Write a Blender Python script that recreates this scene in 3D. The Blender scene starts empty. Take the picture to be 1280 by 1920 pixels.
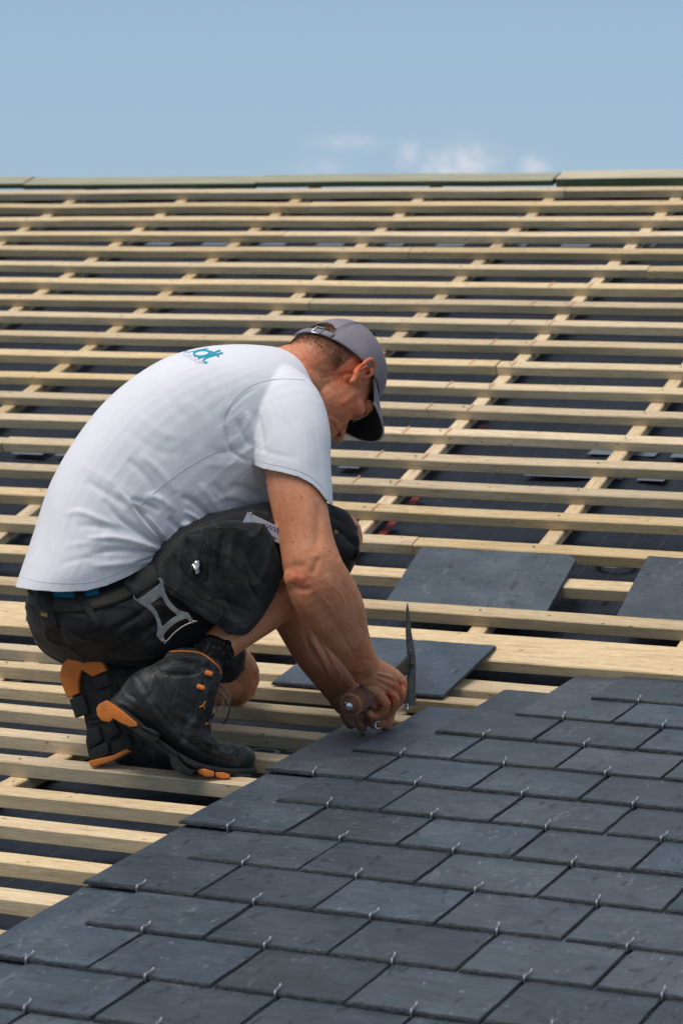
import bpy, bmesh, math, random
import numpy as np
from mathutils import Vector, Matrix, noise as mnoise
from mathutils.bvhtree import BVHTree
random.seed(7)
SC = bpy.context.scene
COL = SC.collection
S = 0.205                                    # metres per slate width

# ------------------------------------------------------------------ camera
CF = 4720.26                                 # focal length for a 1920 high picture
PIT, YAW = 0.11405301, 0.41539353
CPOS = np.array([9.21011584, -15.2549834, 5.27474637]) * S
_cy, _sy, _cp, _sp = math.cos(YAW), math.sin(YAW), math.cos(PIT), math.sin(PIT)
FWD = np.array([-_sy*_cp, _cy*_cp, -_sp]); RGT = np.array([_cy, _sy, 0.0]); UPV = np.cross(RGT, FWD)
cam = bpy.data.cameras.new('camera'); camo = bpy.data.objects.new('camera', cam); COL.objects.link(camo)
cam.sensor_fit = 'VERTICAL'; cam.sensor_height = 36; cam.sensor_width = 24; cam.lens = CF/1920*36
cam.clip_start = 0.1; cam.clip_end = 6000
camo.matrix_world = Matrix(((RGT[0], UPV[0], -FWD[0], CPOS[0]), (RGT[1], UPV[1], -FWD[1], CPOS[1]),
                            (RGT[2], UPV[2], -FWD[2], CPOS[2]), (0, 0, 0, 1)))
cam.dof.use_dof = True; cam.dof.focus_distance = 4.74; cam.dof.aperture_fstop = 8.0
SC.camera = camo
# ------------------------------------------------------------------ sky, sun, exposure
SUN_EL, SUN_AZ = math.radians(66), math.radians(-152)      # azimuth measured from +Y towards +X
w = bpy.data.worlds.new('World'); SC.world = w; w.use_nodes = True
wn, wl = w.node_tree.nodes, w.node_tree.links; wn.clear()
def N(nodes, t, **k):
    n = nodes.new(t)
    for a, b in k.items(): setattr(n, a, b)
    return n
sky = N(wn, 'ShaderNodeTexSky', sky_type='NISHITA', sun_disc=False, sun_elevation=SUN_EL, sun_rotation=SUN_AZ,
        altitude=100, air_density=1.0, dust_density=0.0, ozone_density=4.0)
bg = N(wn, 'ShaderNodeBackground'); bg.inputs[1].default_value = 0.10
wo = N(wn, 'ShaderNodeOutputWorld')
hsv = N(wn, 'ShaderNodeHueSaturation'); hsv.inputs['Saturation'].default_value = 0.90; hsv.inputs['Value'].default_value = 1.0
tc = N(wn, 'ShaderNodeTexCoord')
wl.new(sky.outputs[0], hsv.inputs['Color'])
# small fair-weather clouds just above the ridge
def pix_dir(x, y):
    d = FWD + (x-640)/CF*RGT - (y-960)/CF*UPV
    return d/np.linalg.norm(d)
wn_noise = N(wn, 'ShaderNodeTexNoise'); wn_noise.inputs['Scale'].default_value = 55; wn_noise.inputs['Detail'].default_value = 5
wl.new(tc.outputs['Generated'], wn_noise.inputs['Vector'])
acc = None
for (x, y, rx, ry, amt) in [(855, 314, 60, 38, 1.0), (765, 290, 22, 26, .55), (1000, 314, 30, 20, .85), (650, 266, 60, 15, .40), (604, 316, 44, 18, .35),
                            (-420, 240, 120, 34, .8), (1900, 280, 150, 40, .9), (2500, 330, 120, 40, .7), (-1300, 300, 160, 40, .7)]:
    d = pix_dir(x, y); rr = np.cross(d, [0, 0, 1]); rr /= np.linalg.norm(rr); uu = np.cross(rr, d)
    dots = []
    for vec, rad in ((rr, rx), (uu, ry)):
        s = CF/rad; off = float(np.dot(vec, d))
        dp = N(wn, 'ShaderNodeVectorMath', operation='DOT_PRODUCT'); dp.inputs[1].default_value = tuple(vec*s)
        wl.new(tc.outputs['Generated'], dp.inputs[0])
        nz = N(wn, 'ShaderNodeMath', operation='MULTIPLY_ADD'); nz.inputs[1].default_value = 1.3; nz.inputs[2].default_value = -0.65
        wl.new(wn_noise.outputs['Fac'], nz.inputs[0])
        ad = N(wn, 'ShaderNodeMath', operation='ADD'); wl.new(dp.outputs['Value'], ad.inputs[0]); wl.new(nz.outputs[0], ad.inputs[1])
        sq = N(wn, 'ShaderNodeMath', operation='MULTIPLY'); wl.new(ad.outputs[0], sq.inputs[0]); wl.new(ad.outputs[0], sq.inputs[1]); dots.append(sq)
    sm = N(wn, 'ShaderNodeMath', operation='ADD'); wl.new(dots[0].outputs[0], sm.inputs[0]); wl.new(dots[1].outputs[0], sm.inputs[1])
    ng = N(wn, 'ShaderNodeMath', operation='MULTIPLY'); ng.inputs[1].default_value = -1.1; wl.new(sm.outputs[0], ng.inputs[0])
    ex = N(wn, 'ShaderNodeMath', operation='EXPONENT'); wl.new(ng.outputs[0], ex.inputs[0])
    fr = N(wn, 'ShaderNodeVectorMath', operation='DOT_PRODUCT'); fr.inputs[1].default_value = tuple(d); wl.new(tc.outputs['Generated'], fr.inputs[0])
    gt = N(wn, 'ShaderNodeMath', operation='GREATER_THAN'); gt.inputs[1].default_value = 0.5; wl.new(fr.outputs['Value'], gt.inputs[0])
    m1 = N(wn, 'ShaderNodeMath', operation='MULTIPLY'); wl.new(ex.outputs[0], m1.inputs[0]); wl.new(gt.outputs[0], m1.inputs[1])
    m2 = N(wn, 'ShaderNodeMath', operation='MULTIPLY'); m2.inputs[1].default_value = amt; wl.new(m1.outputs[0], m2.inputs[0])
    if acc is None: acc = m2
    else:
        a2 = N(wn, 'ShaderNodeMath', operation='MAXIMUM'); wl.new(acc.outputs[0], a2.inputs[0]); wl.new(m2.outputs[0], a2.inputs[1]); acc = a2
sep = N(wn, 'ShaderNodeSeparateXYZ'); wl.new(tc.outputs['Generated'], sep.inputs[0])
gr_ = N(wn, 'ShaderNodeValToRGB'); wl.new(sep.outputs['Z'], gr_.inputs[0]); e_ = gr_.color_ramp.elements
e_[0].position = 0.0; e_[0].color = (.350, .495, .650, 1); e_[1].position = 1.0; e_[1].color = (.56, .60, .66, 1)
for p_, c_ in ((.06, (.325, .485, .655)), (.24, (.262, .425, .605)), (.55, (.46, .53, .62))): q_ = e_.new(p_); q_.color = (*c_, 1)
sc_ = N(wn, 'ShaderNodeVectorMath', operation='SCALE'); sc_.inputs['Scale'].default_value = 10.0; wl.new(gr_.outputs[0], sc_.inputs[0])
hm = N(wn, 'ShaderNodeMixRGB'); hm.inputs[0].default_value = .92; wl.new(hsv.outputs[0], hm.inputs[1]); wl.new(sc_.outputs[0], hm.inputs[2]); hsv = hm
n2 = N(wn, 'ShaderNodeTexNoise'); n2.inputs['Scale'].default_value = 170; n2.inputs['Detail'].default_value = 6; n2.inputs['Roughness'].default_value = .6; wl.new(tc.outputs['Generated'], n2.inputs['Vector'])
mr2 = N(wn, 'ShaderNodeMapRange'); mr2.inputs[1].default_value = .32; mr2.inputs[2].default_value = .56; mr2.inputs[3].default_value = .25; wl.new(n2.outputs['Fac'], mr2.inputs[0])
a3 = N(wn, 'ShaderNodeMath', operation='MULTIPLY'); wl.new(acc.outputs[0], a3.inputs[0]); wl.new(mr2.outputs[0], a3.inputs[1]); acc = a3
mx = N(wn, 'ShaderNodeMixRGB'); wl.new(acc.outputs[0], mx.inputs[0]); wl.new(hsv.outputs[0], mx.inputs[1]); mx.inputs[2].default_value = (6.6, 7.0, 7.7, 1)
SKYMIX = mx
wl.new(mx.outputs[0], bg.inputs[0]); wl.new(bg.outputs[0], wo.inputs[0])
sl = bpy.data.lights.new('sun', 'SUN'); sl.energy = 2.25; sl.angle = math.radians(34); sl.color = (1, .93, .84)
so = bpy.data.objects.new('sun', sl); COL.objects.link(so)
_sd = Vector((math.sin(SUN_AZ)*math.cos(SUN_EL), math.cos(SUN_AZ)*math.cos(SUN_EL), math.sin(SUN_EL)))
so.rotation_euler = _sd.to_track_quat('Z', 'Y').to_euler(); so.location = (0, 0, 20)
SC.view_settings.view_transform = 'Standard'; SC.view_settings.look = 'None'; SC.view_settings.gamma = 1
SC.view_settings.exposure = 0.0; SC.view_settings.use_curve_mapping = False
SC.render.engine = 'CYCLES'

# ------------------------------------------------------------------ frames of reference
A1, G1 = 0.0714169, 0.83508814*S                      # lower roof pitch and batten gauge
A2, G2 = 0.29777497, 0.8665747*S                      # upper roof
U0 = np.array([0, 26.2773, 5.90828])*S                # upper roof: line n = 0
KV = 10.9985                                          # kink, in lower gauge units
def low(u, v, off=0.0):
    return np.array([u*S, v*G1*math.cos(A1)-off*math.sin(A1), v*G1*math.sin(A1)+off*math.cos(A1)])
def upp(u, n, off=0.0):
    return np.array([u*S, U0[1]+n*G2*math.cos(A2)-off*math.sin(A2), U0[2]+n*G2*math.sin(A2)+off*math.cos(A2)])
def roofmat(a, org):
    c, s = math.cos(a), math.sin(a)
    return Matrix(((1, 0, 0, org[0]), (0, c, -s, org[1]), (0, s, c, org[2]), (0, 0, 0, 1)))
def at(P):
    """modelling frame of the roofer (x right, y down in mm at 4.72 m, z away) to world metres"""
    P = np.atleast_2d(np.asarray(P, float)); d = 4.72+P[:, 2:3]/1000
    return CPOS + d*(FWD + (P[:, 0:1]-640)/CF*RGT - (P[:, 1:2]-960)/CF*UPV)

# ------------------------------------------------------------------ helpers
def mesh_obj(name, V, F, mat=None, parent=None, smooth=False, loc=None):
    me = bpy.data.meshes.new(name); V = np.asarray(V, float)
    me.from_pydata([tuple(v) for v in V], [], [tuple(f) for f in F]); me.validate(); me.update()
    o = bpy.data.objects.new(name, me); COL.objects.link(o)
    if mat: me.materials.append(mat)
    if smooth: me.polygons.foreach_set('use_smooth', [True]*len(me.polygons))
    if parent: o.parent = parent
    if loc is not None: o.location = loc
    return o
def empty(name, loc=(0, 0, 0), parent=None):
    o = bpy.data.objects.new(name, None); COL.objects.link(o); o.location = loc; o.empty_display_size = .05
    if parent: o.parent = parent
    return o
def tag(o, label=None, cat=None, group=None, kind=None):
    for k, v in (('label', label), ('category', cat), ('group', group), ('kind', kind)):
        if v: o[k] = v
    return o
def new_mat(name, rough=.6, base=(.5, .5, .5), metal=0, spec=.5):
    m = bpy.data.materials.new(name); m.use_nodes = True
    b = m.node_tree.nodes['Principled BSDF']; b.inputs['Base Color'].default_value = (*base, 1)
    b.inputs['Roughness'].default_value = rough; b.inputs['Metallic'].default_value = metal
    b.inputs['Specular IOR Level'].default_value = spec
    return m, m.node_tree.nodes, m.node_tree.links, b
def ramp(nodes, stops):
    r = nodes.new('ShaderNodeValToRGB'); e = r.color_ramp.elements
    while len(e) < len(stops): e.new(.5)
    for i, (p, c) in enumerate(stops): e[i].position = p; e[i].color = (*c, 1) if len(c) == 3 else c
    return r
def noise_tex(nodes, links, scale, detail=4, rough=.5, vec=None, scl=None, dist=0):
    n = nodes.new('ShaderNodeTexNoise'); n.inputs['Scale'].default_value = scale; n.inputs['Detail'].default_value = detail
    n.inputs['Roughness'].default_value = rough; n.inputs['Distortion'].default_value = dist
    if vec is not None:
        if scl is not None:
            mp = nodes.new('ShaderNodeMapping'); mp.inputs['Scale'].default_value = scl; links.new(vec, mp.inputs['Vector']); vec = mp.outputs[0]
        links.new(vec, n.inputs['Vector'])
    return n
def mixc(nodes, links, fac, a, b, mode='MIX'):
    m = nodes.new('ShaderNodeMixRGB'); m.blend_type = mode
    for i, s in enumerate((fac, a, b)):
        if hasattr(s, 'links'): links.new(s, m.inputs[i])
        elif isinstance(s, (int, float)): m.inputs[i].default_value = s
        else: m.inputs[i].default_value = (*s, 1)
    return m.outputs[0]
def bump(nodes, links, bsdf, height, strength=.3, dist=.01):
    b = nodes.new('ShaderNodeBump'); b.inputs['Strength'].default_value = strength; b.inputs['Distance'].default_value = dist
    links.new(height, b.inputs['Height']); links.new(b.outputs[0], bsdf.inputs['Normal']); return b
def obj_vec(nodes, links, jitter=True):
    t = nodes.new('ShaderNodeTexCoord')
    if not jitter: return t.outputs['Object']
    oi = nodes.new('ShaderNodeObjectInfo'); sc = nodes.new('ShaderNodeVectorMath'); sc.operation = 'MULTIPLY_ADD'
    cmb = nodes.new('ShaderNodeCombineXYZ')
    for i, k in enumerate((37.0, 91.0, 53.0)):
        m = nodes.new('ShaderNodeMath'); m.operation = 'MULTIPLY'; m.inputs[1].default_value = k
        links.new(oi.outputs['Random'], m.inputs[0]); links.new(m.outputs[0], cmb.inputs[i])
    ad = nodes.new('ShaderNodeVectorMath'); ad.operation = 'ADD'
    links.new(t.outputs['Object'], ad.inputs[0]); links.new(cmb.outputs[0], ad.inputs[1])
    return ad.outputs[0]

# ------------------------------------------------------------------ materials of the roof
def wood_mat(name, green=.5, along='x', bright=1.0):
    m, n, l, b = new_mat(name, .72, spec=.25)
    v = obj_vec(n, l); st = (1.2, 16, 16) if along == 'x' else (16, 1.2, 16)
    g = noise_tex(n, l, 6, 6, .62, v, st, .6)
    r = ramp(n, [(.25, (.52*bright, .37*bright, .215*bright)), (.5, (.78*bright, .58*bright, .335*bright)), (.78, (.84*bright, .67*bright, .43*bright))]); l.new(g.outputs[0], r.inputs[0])
    fine = noise_tex(n, l, 60, 3, .6, v, (.6, 14, 14) if along == 'x' else (14, .6, 14))
    rf = ramp(n, [(.36, (.64, .57, .47)), (.56, (1, 1, 1))]); l.new(fine.outputs[0], rf.inputs[0])
    c = mixc(n, l, .8, r.outputs[0], rf.outputs[0], 'MULTIPLY')
    # knots
    vo = n.new('ShaderNodeTexVoronoi'); mp = n.new('ShaderNodeMapping'); mp.inputs['Scale'].default_value = (3.3, 9, 9) if along == 'x' else (9, 3.3, 9)
    l.new(v, mp.inputs['Vector']); l.new(mp.outputs[0], vo.inputs['Vector'])
    rk = ramp(n, [(.05, (1, 1, 1)), (.11, (0, 0, 0))]); l.new(vo.outputs['Distance'], rk.inputs[0])
    c = mixc(n, l, rk.outputs[0], c, (.20, .09, .035))
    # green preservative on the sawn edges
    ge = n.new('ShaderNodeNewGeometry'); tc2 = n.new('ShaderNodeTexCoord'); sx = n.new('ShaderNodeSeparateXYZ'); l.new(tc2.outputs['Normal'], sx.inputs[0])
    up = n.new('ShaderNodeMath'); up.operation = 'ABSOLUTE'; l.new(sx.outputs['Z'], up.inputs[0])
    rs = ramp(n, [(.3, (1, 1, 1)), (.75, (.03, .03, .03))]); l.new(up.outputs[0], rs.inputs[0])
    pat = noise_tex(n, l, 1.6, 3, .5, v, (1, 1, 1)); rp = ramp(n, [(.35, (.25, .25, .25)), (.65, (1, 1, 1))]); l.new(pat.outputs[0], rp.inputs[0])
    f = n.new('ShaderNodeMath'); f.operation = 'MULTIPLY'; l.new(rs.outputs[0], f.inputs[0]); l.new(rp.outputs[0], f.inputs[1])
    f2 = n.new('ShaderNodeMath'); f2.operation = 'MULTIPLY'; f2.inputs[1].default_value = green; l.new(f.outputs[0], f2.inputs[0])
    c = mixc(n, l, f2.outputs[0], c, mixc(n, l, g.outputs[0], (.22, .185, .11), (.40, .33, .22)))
    oi = n.new('ShaderNodeObjectInfo'); hs = n.new('ShaderNodeHueSaturation')
    mr = n.new('ShaderNodeMapRange'); mr.inputs[3].default_value = .80; mr.inputs[4].default_value = 1.14; l.new(oi.outputs['Random'], mr.inputs[0]); l.new(mr.outputs[0], hs.inputs['Value'])
    m3 = n.new('ShaderNodeMath'); m3.operation = 'MULTIPLY'; m3.inputs[1].default_value = 9.7; l.new(oi.outputs['Random'], m3.inputs[0]); m4 = n.new('ShaderNodeMath'); m4.operation = 'FRACT'; l.new(m3.outputs[0], m4.inputs[0])
    ms = n.new('ShaderNodeMapRange'); ms.inputs[3].default_value = .82; ms.inputs[4].default_value = 1.06; l.new(m4.outputs[0], ms.inputs[0]); l.new(ms.outputs[0], hs.inputs['Saturation'])
    l.new(c, hs.inputs['Color']); l.new(hs.outputs[0], b.inputs['Base Color'])
    bump(n, l, b, fine.outputs[0], .35, .002)
    return m
M_WOOD = wood_mat('batten_wood', .85)
M_WOODY = wood_mat('counter_batten_wood', .35, 'y', 1.0)
M_PLANK = wood_mat('plank_wood', .25)
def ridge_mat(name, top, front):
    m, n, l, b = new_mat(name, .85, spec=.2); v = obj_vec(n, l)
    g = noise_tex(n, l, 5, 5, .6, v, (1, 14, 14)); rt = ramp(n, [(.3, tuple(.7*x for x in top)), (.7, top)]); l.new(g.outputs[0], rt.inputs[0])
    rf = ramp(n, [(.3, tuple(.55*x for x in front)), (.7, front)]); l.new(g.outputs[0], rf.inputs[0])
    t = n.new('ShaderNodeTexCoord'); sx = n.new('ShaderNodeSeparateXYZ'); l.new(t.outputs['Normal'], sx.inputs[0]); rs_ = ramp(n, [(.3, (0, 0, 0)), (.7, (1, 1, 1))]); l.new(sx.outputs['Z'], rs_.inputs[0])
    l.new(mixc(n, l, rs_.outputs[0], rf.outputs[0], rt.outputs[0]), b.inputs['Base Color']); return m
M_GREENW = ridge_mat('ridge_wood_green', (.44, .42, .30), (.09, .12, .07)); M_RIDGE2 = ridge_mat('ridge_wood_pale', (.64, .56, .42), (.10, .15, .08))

def slate_mat(name):
    m, n, l, b = new_mat(name, .5, spec=.5)
    v = obj_vec(n, l)
    a = noise_tex(n, l, 7, 8, .65, v, (1, 1.3, 1), .5)
    r = ramp(n, [(.25, (.034, .045, .058)), (.5, (.055, .070, .087)), (.75, (.086, .104, .124))]); l.new(a.outputs[0], r.inputs[0])
    # cleavage grain, fine streaks
    g = noise_tex(n, l, 60, 6, .7, v, (.35, 1.5, 1), .8); rg = ramp(n, [(.32, (.62, .62, .62)), (.62, (1.12, 1.12, 1.12))]); l.new(g.outputs[0], rg.inputs[0])
    c = mixc(n, l, .8, r.outputs[0], rg.outputs[0], 'MULTIPLY')
    s1 = noise_tex(n, l, 22, 6, .75, v, (1.8, .6, 1), 1.6); rs = ramp(n, [(.56, (0, 0, 0)), (.73, (.6, .6, .6))]); l.new(s1.outputs[0], rs.inputs[0])
    s0 = noise_tex(n, l, 6, 3, .6, v); r0 = ramp(n, [(.44, (0, 0, 0)), (.60, (1, 1, 1))]); l.new(s0.outputs[0], r0.inputs[0])
    mm = n.new('ShaderNodeMath'); mm.operation = 'MULTIPLY'; l.new(rs.outputs[0], mm.inputs[0]); l.new(r0.outputs[0], mm.inputs[1])
    c = mixc(n, l, mm.outputs[0], c, (.25, .27, .29))
    sp = noise_tex(n, l, 95, 3, .6, v, (1, .6, 1)); rsp = ramp(n, [(.66, (0, 0, 0)), (.74, (.75, .75, .75))]); l.new(sp.outputs[0], rsp.inputs[0])
    c = mixc(n, l, rsp.outputs[0], c, (.24, .25, .27))
    dk = noise_tex(n, l, 40, 3, .6, v, (1.5, .5, 1)); rd = ramp(n, [(.30, (.45, .45, .45)), (.40, (1, 1, 1))]); l.new(dk.outputs[0], rd.inputs[0])
    c = mixc(n, l, 1.0, c, rd.outputs[0], 'MULTIPLY')
    br = noise_tex(n, l, 3, 2, .5, v); rb_ = ramp(n, [(.58, (0, 0, 0)), (.72, (.06, .06, .06))]); l.new(br.outputs[0], rb_.inputs[0]); c = mixc(n, l, rb_.outputs[0], c, (.115, .100, .085))
    oi = n.new('ShaderNodeObjectInfo'); hs = n.new('ShaderNodeHueSaturation')
    mr = n.new('ShaderNodeMapRange'); mr.inputs[3].default_value = .74; mr.inputs[4].default_value = 1.24; l.new(oi.outputs['Random'], mr.inputs[0]); l.new(mr.outputs[0], hs.inputs['Value'])
    m3 = n.new('ShaderNodeMath'); m3.operation = 'MULTIPLY'; m3.inputs[1].default_value = 7.3; l.new(oi.outputs['Random'], m3.inputs[0]); m4 = n.new('ShaderNodeMath'); m4.operation = 'FRACT'; l.new(m3.outputs[0], m4.inputs[0])
    ms = n.new('ShaderNodeMapRange'); ms.inputs[3].default_value = .75; ms.inputs[4].default_value = 1.2; l.new(m4.outputs[0], ms.inputs[0]); l.new(ms.outputs[0], hs.inputs['Saturation'])
    l.new(c, hs.inputs['Color']); l.new(hs.outputs[0], b.inputs['Base Color'])
    rr = n.new('ShaderNodeMapRange'); rr.inputs[3].default_value = .36; rr.inputs[4].default_value = .66; l.new(g.outputs[0], rr.inputs[0]); l.new(rr.outputs[0], b.inputs['Roughness'])
    h = noise_tex(n, l, 30, 9, .68, v, (.5, 1.6, 1), 1.2)
    bump(n, l, b, h.outputs[0], .8, .0035)
    return m
M_SLATE = slate_mat('slate_stone')
def edge_shade_mat():  # same stone, but self-shading of the rough edge is painted into its colour
    m, n, l, b = new_mat('slate_riven_edge_shaded', .8, spec=.3); v = obj_vec(n, l)
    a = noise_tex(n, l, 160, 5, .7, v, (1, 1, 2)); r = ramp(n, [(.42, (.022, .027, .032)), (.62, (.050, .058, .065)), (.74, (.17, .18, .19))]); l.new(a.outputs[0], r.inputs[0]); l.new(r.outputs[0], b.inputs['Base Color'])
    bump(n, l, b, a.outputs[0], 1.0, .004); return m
M_EDGE_SHADED = edge_shade_mat()
def metal_mat(name, base, rough=.35, sc=60):
    m, n, l, b = new_mat(name, rough, base, 1.0)
    v = obj_vec(n, l, False); a = noise_tex(n, l, sc, 4, .6, v); r = ramp(n, [(.3, tuple(.55*x for x in base)), (.7, base)]); l.new(a.outputs[0], r.inputs[0]); l.new(r.outputs[0], b.inputs['Base Color'])
    mr = n.new('ShaderNodeMapRange'); mr.inputs[3].default_value = rough*.7; mr.inputs[4].default_value = rough*1.5; l.new(a.outputs[0], mr.inputs[0]); l.new(mr.outputs[0], b.inputs['Roughness'])
    return m
M_HOOK = metal_mat('hook_wire', (.58, .59, .61), .5, 200)
def membrane_mat():
    m, n, l, b = new_mat('membrane_foil', .6, spec=.18)
    t = n.new('ShaderNodeTexCoord'); v = t.outputs['Object']
    a = noise_tex(n, l, 3, 4, .5, v); r = ramp(n, [(.3, (.011, .015, .023)), (.7, (.027, .036, .054))]); l.new(a.outputs[0], r.inputs[0])
    sx = n.new('ShaderNodeSeparateXYZ'); l.new(v, sx.inputs[0])
    masks = []
    for ax, per, wdt in (('X', .0725, .02), ('Y', .012, .16), ('X', .012, .12)):
        d = n.new('ShaderNodeMath'); d.operation = 'DIVIDE'; d.inputs[1].default_value = per; l.new(sx.outputs[ax], d.inputs[0])
        f = n.new('ShaderNodeMath'); f.operation = 'FRACT'; l.new(d.outputs[0], f.inputs[0])
        lt = n.new('ShaderNodeMath'); lt.operation = 'LESS_THAN'; lt.inputs[1].default_value = wdt; l.new(f.outputs[0], lt.inputs[0]); masks.append(lt)
    mg = n.new('ShaderNodeMath'); mg.operation = 'MAXIMUM'; l.new(masks[1].outputs[0], mg.inputs[0]); l.new(masks[2].outputs[0], mg.inputs[1])
    c = mixc(n, l, mg.outputs[0], r.outputs[0], (.026, .031, .046))
    c = mixc(n, l, masks[0].outputs[0], c, (.060, .068, .088))
    l.new(c, b.inputs['Base Color'])
    h = noise_tex(n, l, 8, 5, .6, v, (1, 2, 1)); bump(n, l, b, h.outputs[0], .9, .02)
    return m
M_MEMB = membrane_mat()
M_PRINT, *_ = new_mat('membrane_print', .5, (.15, .18, .23))
M_RED, *_ = new_mat('red_mark', .6, (.22, .02, .015))
M_CHALK, *_ = new_mat('chalk_red', .8, (.66, .33, .19))
M_BRICK, *_ = new_mat('wall_render', .9, (.32, .22, .17))

# ------------------------------------------------------------------ ground and house below
def grass_mat():
    m, n, l, b = new_mat('grass', .9); v = obj_vec(n, l, False)
    a = noise_tex(n, l, .15, 8, .7, v); r = ramp(n, [(.35, (.035, .055, .018)), (.6, (.07, .09, .03)), (.75, (.12, .11, .06))]); l.new(a.outputs[0], r.inputs[0]); l.new(r.outputs[0], b.inputs['Base Color']); return m
GZ = -4.2
tag(mesh_obj('ground', [(-3000, -3000, GZ), (3000, -3000, GZ), (3000, 3000, GZ), (-3000, 3000, GZ)], [(0, 1, 2, 3)], grass_mat()), kind='structure')
UMIN, UMAX = -25.0, 12.0
VMIN = -7.0
NR = 0.9                                     # ridge
roof = empty('roof', tuple(low(0, VMIN, -.1))); tag(roof, kind='structure')
def rchild(o):
    o.parent = roof; o.matrix_parent_inverse = Matrix.Translation(-roof.location); return o
# membrane: one sheet over both pitches, sagging between the counter battens
CBU = [-26.3, -24.0, -21.6, -19.3, -17.0, -14.55, -12.21, -9.92, -7.55, -5.13, -2.877, -.4245, 1.95, 4.3, 6.7, 9.1]
def memb():
    V, F = [], []
    us = np.arange(UMIN, UMAX+.01, .16); rows = []
    for v in np.arange(VMIN, KV, .25): rows.append(('l', v))
    rows.append(('l', KV))
    for n_ in np.arange(-20.2, NR+.01, .25): rows.append(('u', n_))
    for (k, q) in rows:
        for u in us:
            i = min(range(len(CBU)-1), key=lambda j: abs((CBU[j]+CBU[j+1])/2-u)); t = (u-CBU[i])/(CBU[i+1]-CBU[i])
            sag = .014*math.sin(math.pi*min(max(t, 0), 1)) + .009*mnoise.noise(Vector((u*1.3, q*.5, 3))) + .006*mnoise.noise(Vector((u*3.1, q*2.2, 8)))
            V.append((low if k == 'l' else upp)(u, q, -.078-sag))
    W = len(us)
    for j in range(len(rows)-1):
        for i in range(W-1): a = j*W+i; F.append((a, a+1, a+W+1, a+W))
    return V, F
V, F = memb()
# local coordinates along the roof for the printed grid
mb = rchild(mesh_obj('membrane', V, F, M_MEMB, smooth=True)); mb['kind'] = 'structure'
RZ = upp(0, NR, -.08)
back = rchild(mesh_obj('back_slope', [(UMIN*S, RZ[1], RZ[2]), (UMAX*S, RZ[1], RZ[2]), (UMAX*S, RZ[1]+4, RZ[2]-2.2), (UMIN*S, RZ[1]+4, RZ[2]-2.2)], [(0, 1, 2, 3)], M_MEMB)); back['kind'] = 'structure'
# house walls
EZ = low(0, VMIN, -.12); bz = EZ[2]-.05
hw = []
def box_vf(x0, x1, y0, y1, z0, z1):
    V = [(x, y, z) for z in (z0, z1) for y in (y0, y1) for x in (x0, x1)]
    return V, [(0, 2, 3, 1), (4, 5, 7, 6), (0, 1, 5, 4), (2, 6, 7, 3), (0, 4, 6, 2), (1, 3, 7, 5)]
V, F = box_vf(UMIN*S+.1, UMAX*S-.1, EZ[1]+.25, RZ[1]+3.7, GZ, bz-.02)
tag(mesh_obj('house_wall', V, F, M_BRICK), 'plain rendered house wall carrying the roof from below', 'house', kind='structure')

# ------------------------------------------------------------------ battens
def beam_mesh(L, W, H, seed, segs=None, bow=.0026):
    """length along x from 0, back edge at y=0 (y negative towards the eave), top at z=0"""
    rnd = random.Random(seed); segs = segs or max(4, int(L/.12)); V, F = [], []; c = .0025
    prof = [(0-c, 0), (0, -c), (0, -H+c), (-c, -H), (-W+c, -H), (-W, -H+c), (-W, -c), (-W+c, 0)]
    ph = rnd.random()*9
    for i in range(segs+1):
        x = L*i/segs; dy = bow*2*mnoise.noise(Vector((x*1.1, ph, 0))); dz = bow*mnoise.noise(Vector((x*1.6, ph, 5)))
        for k, (y, z) in enumerate(prof):
            j = .0007*mnoise.noise(Vector((x*14, ph+k, 1)))
            V.append((x, y+dy+j, z+dz+j))
    P = len(prof)
    for i in range(segs):
        for k in range(P): a, b = i*P+k, i*P+(k+1) % P; F.append((a, b, b+P, a+P))
    F.append(tuple(range(P))); F.append(tuple(range(segs*P+P-1, segs*P-1, -1)))
    me = bpy.data.meshes.new('batten'); me.from_pydata(V, [], F); me.validate(); me.update(); return me
def place_beam(name, me, mat, frame, a, u, q, off, parent=roof, tilt=0, label=None):
    me.materials.clear(); me.materials.append(mat)
    o = bpy.data.objects.new(name, me); COL.objects.link(o)
    o.parent = parent; o.matrix_parent_inverse = Matrix.Translation(-roof.location)
    o.matrix_basis = roofmat(a, frame(u, q, off)) @ Matrix.Rotation(tilt, 4, 'Z')
    if label: o['label'] = label
    return o
BW, BH = .047, .029
seed = 0
ERR = [0, 0, 0, 0, 0, 0, 0, 0, 0, 0, 0, -.02, 0, 0, 0, -.0, .06, .0, -.02, -.03]
for i in range(20):                                    # upper roof, from the ridge down
    n_ = -i + ERR[i]
    cuts = {16: [-6.3], 7: [-7.0], 10: [-3.0], 3: [-9.0], 12: [3.4], 18: [2.6], 5: [-2.1, 6.5], 14: [-9.0, 5]}.get(i, [random.uniform(-11, 8)])
    us = [UMIN] + cuts + [UMAX]
    for a, b in zip(us[:-1], us[1:]):
        seed += 1
        place_beam('batten', beam_mesh((b-a)*S-.003, BW*random.uniform(.95, 1.05), BH*random.uniform(.95, 1.04), seed), M_WOOD, upp, A2, a, n_+random.uniform(-.012, .012), random.uniform(-.001, .001), tilt=random.uniform(-.0008, .0008))
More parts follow.
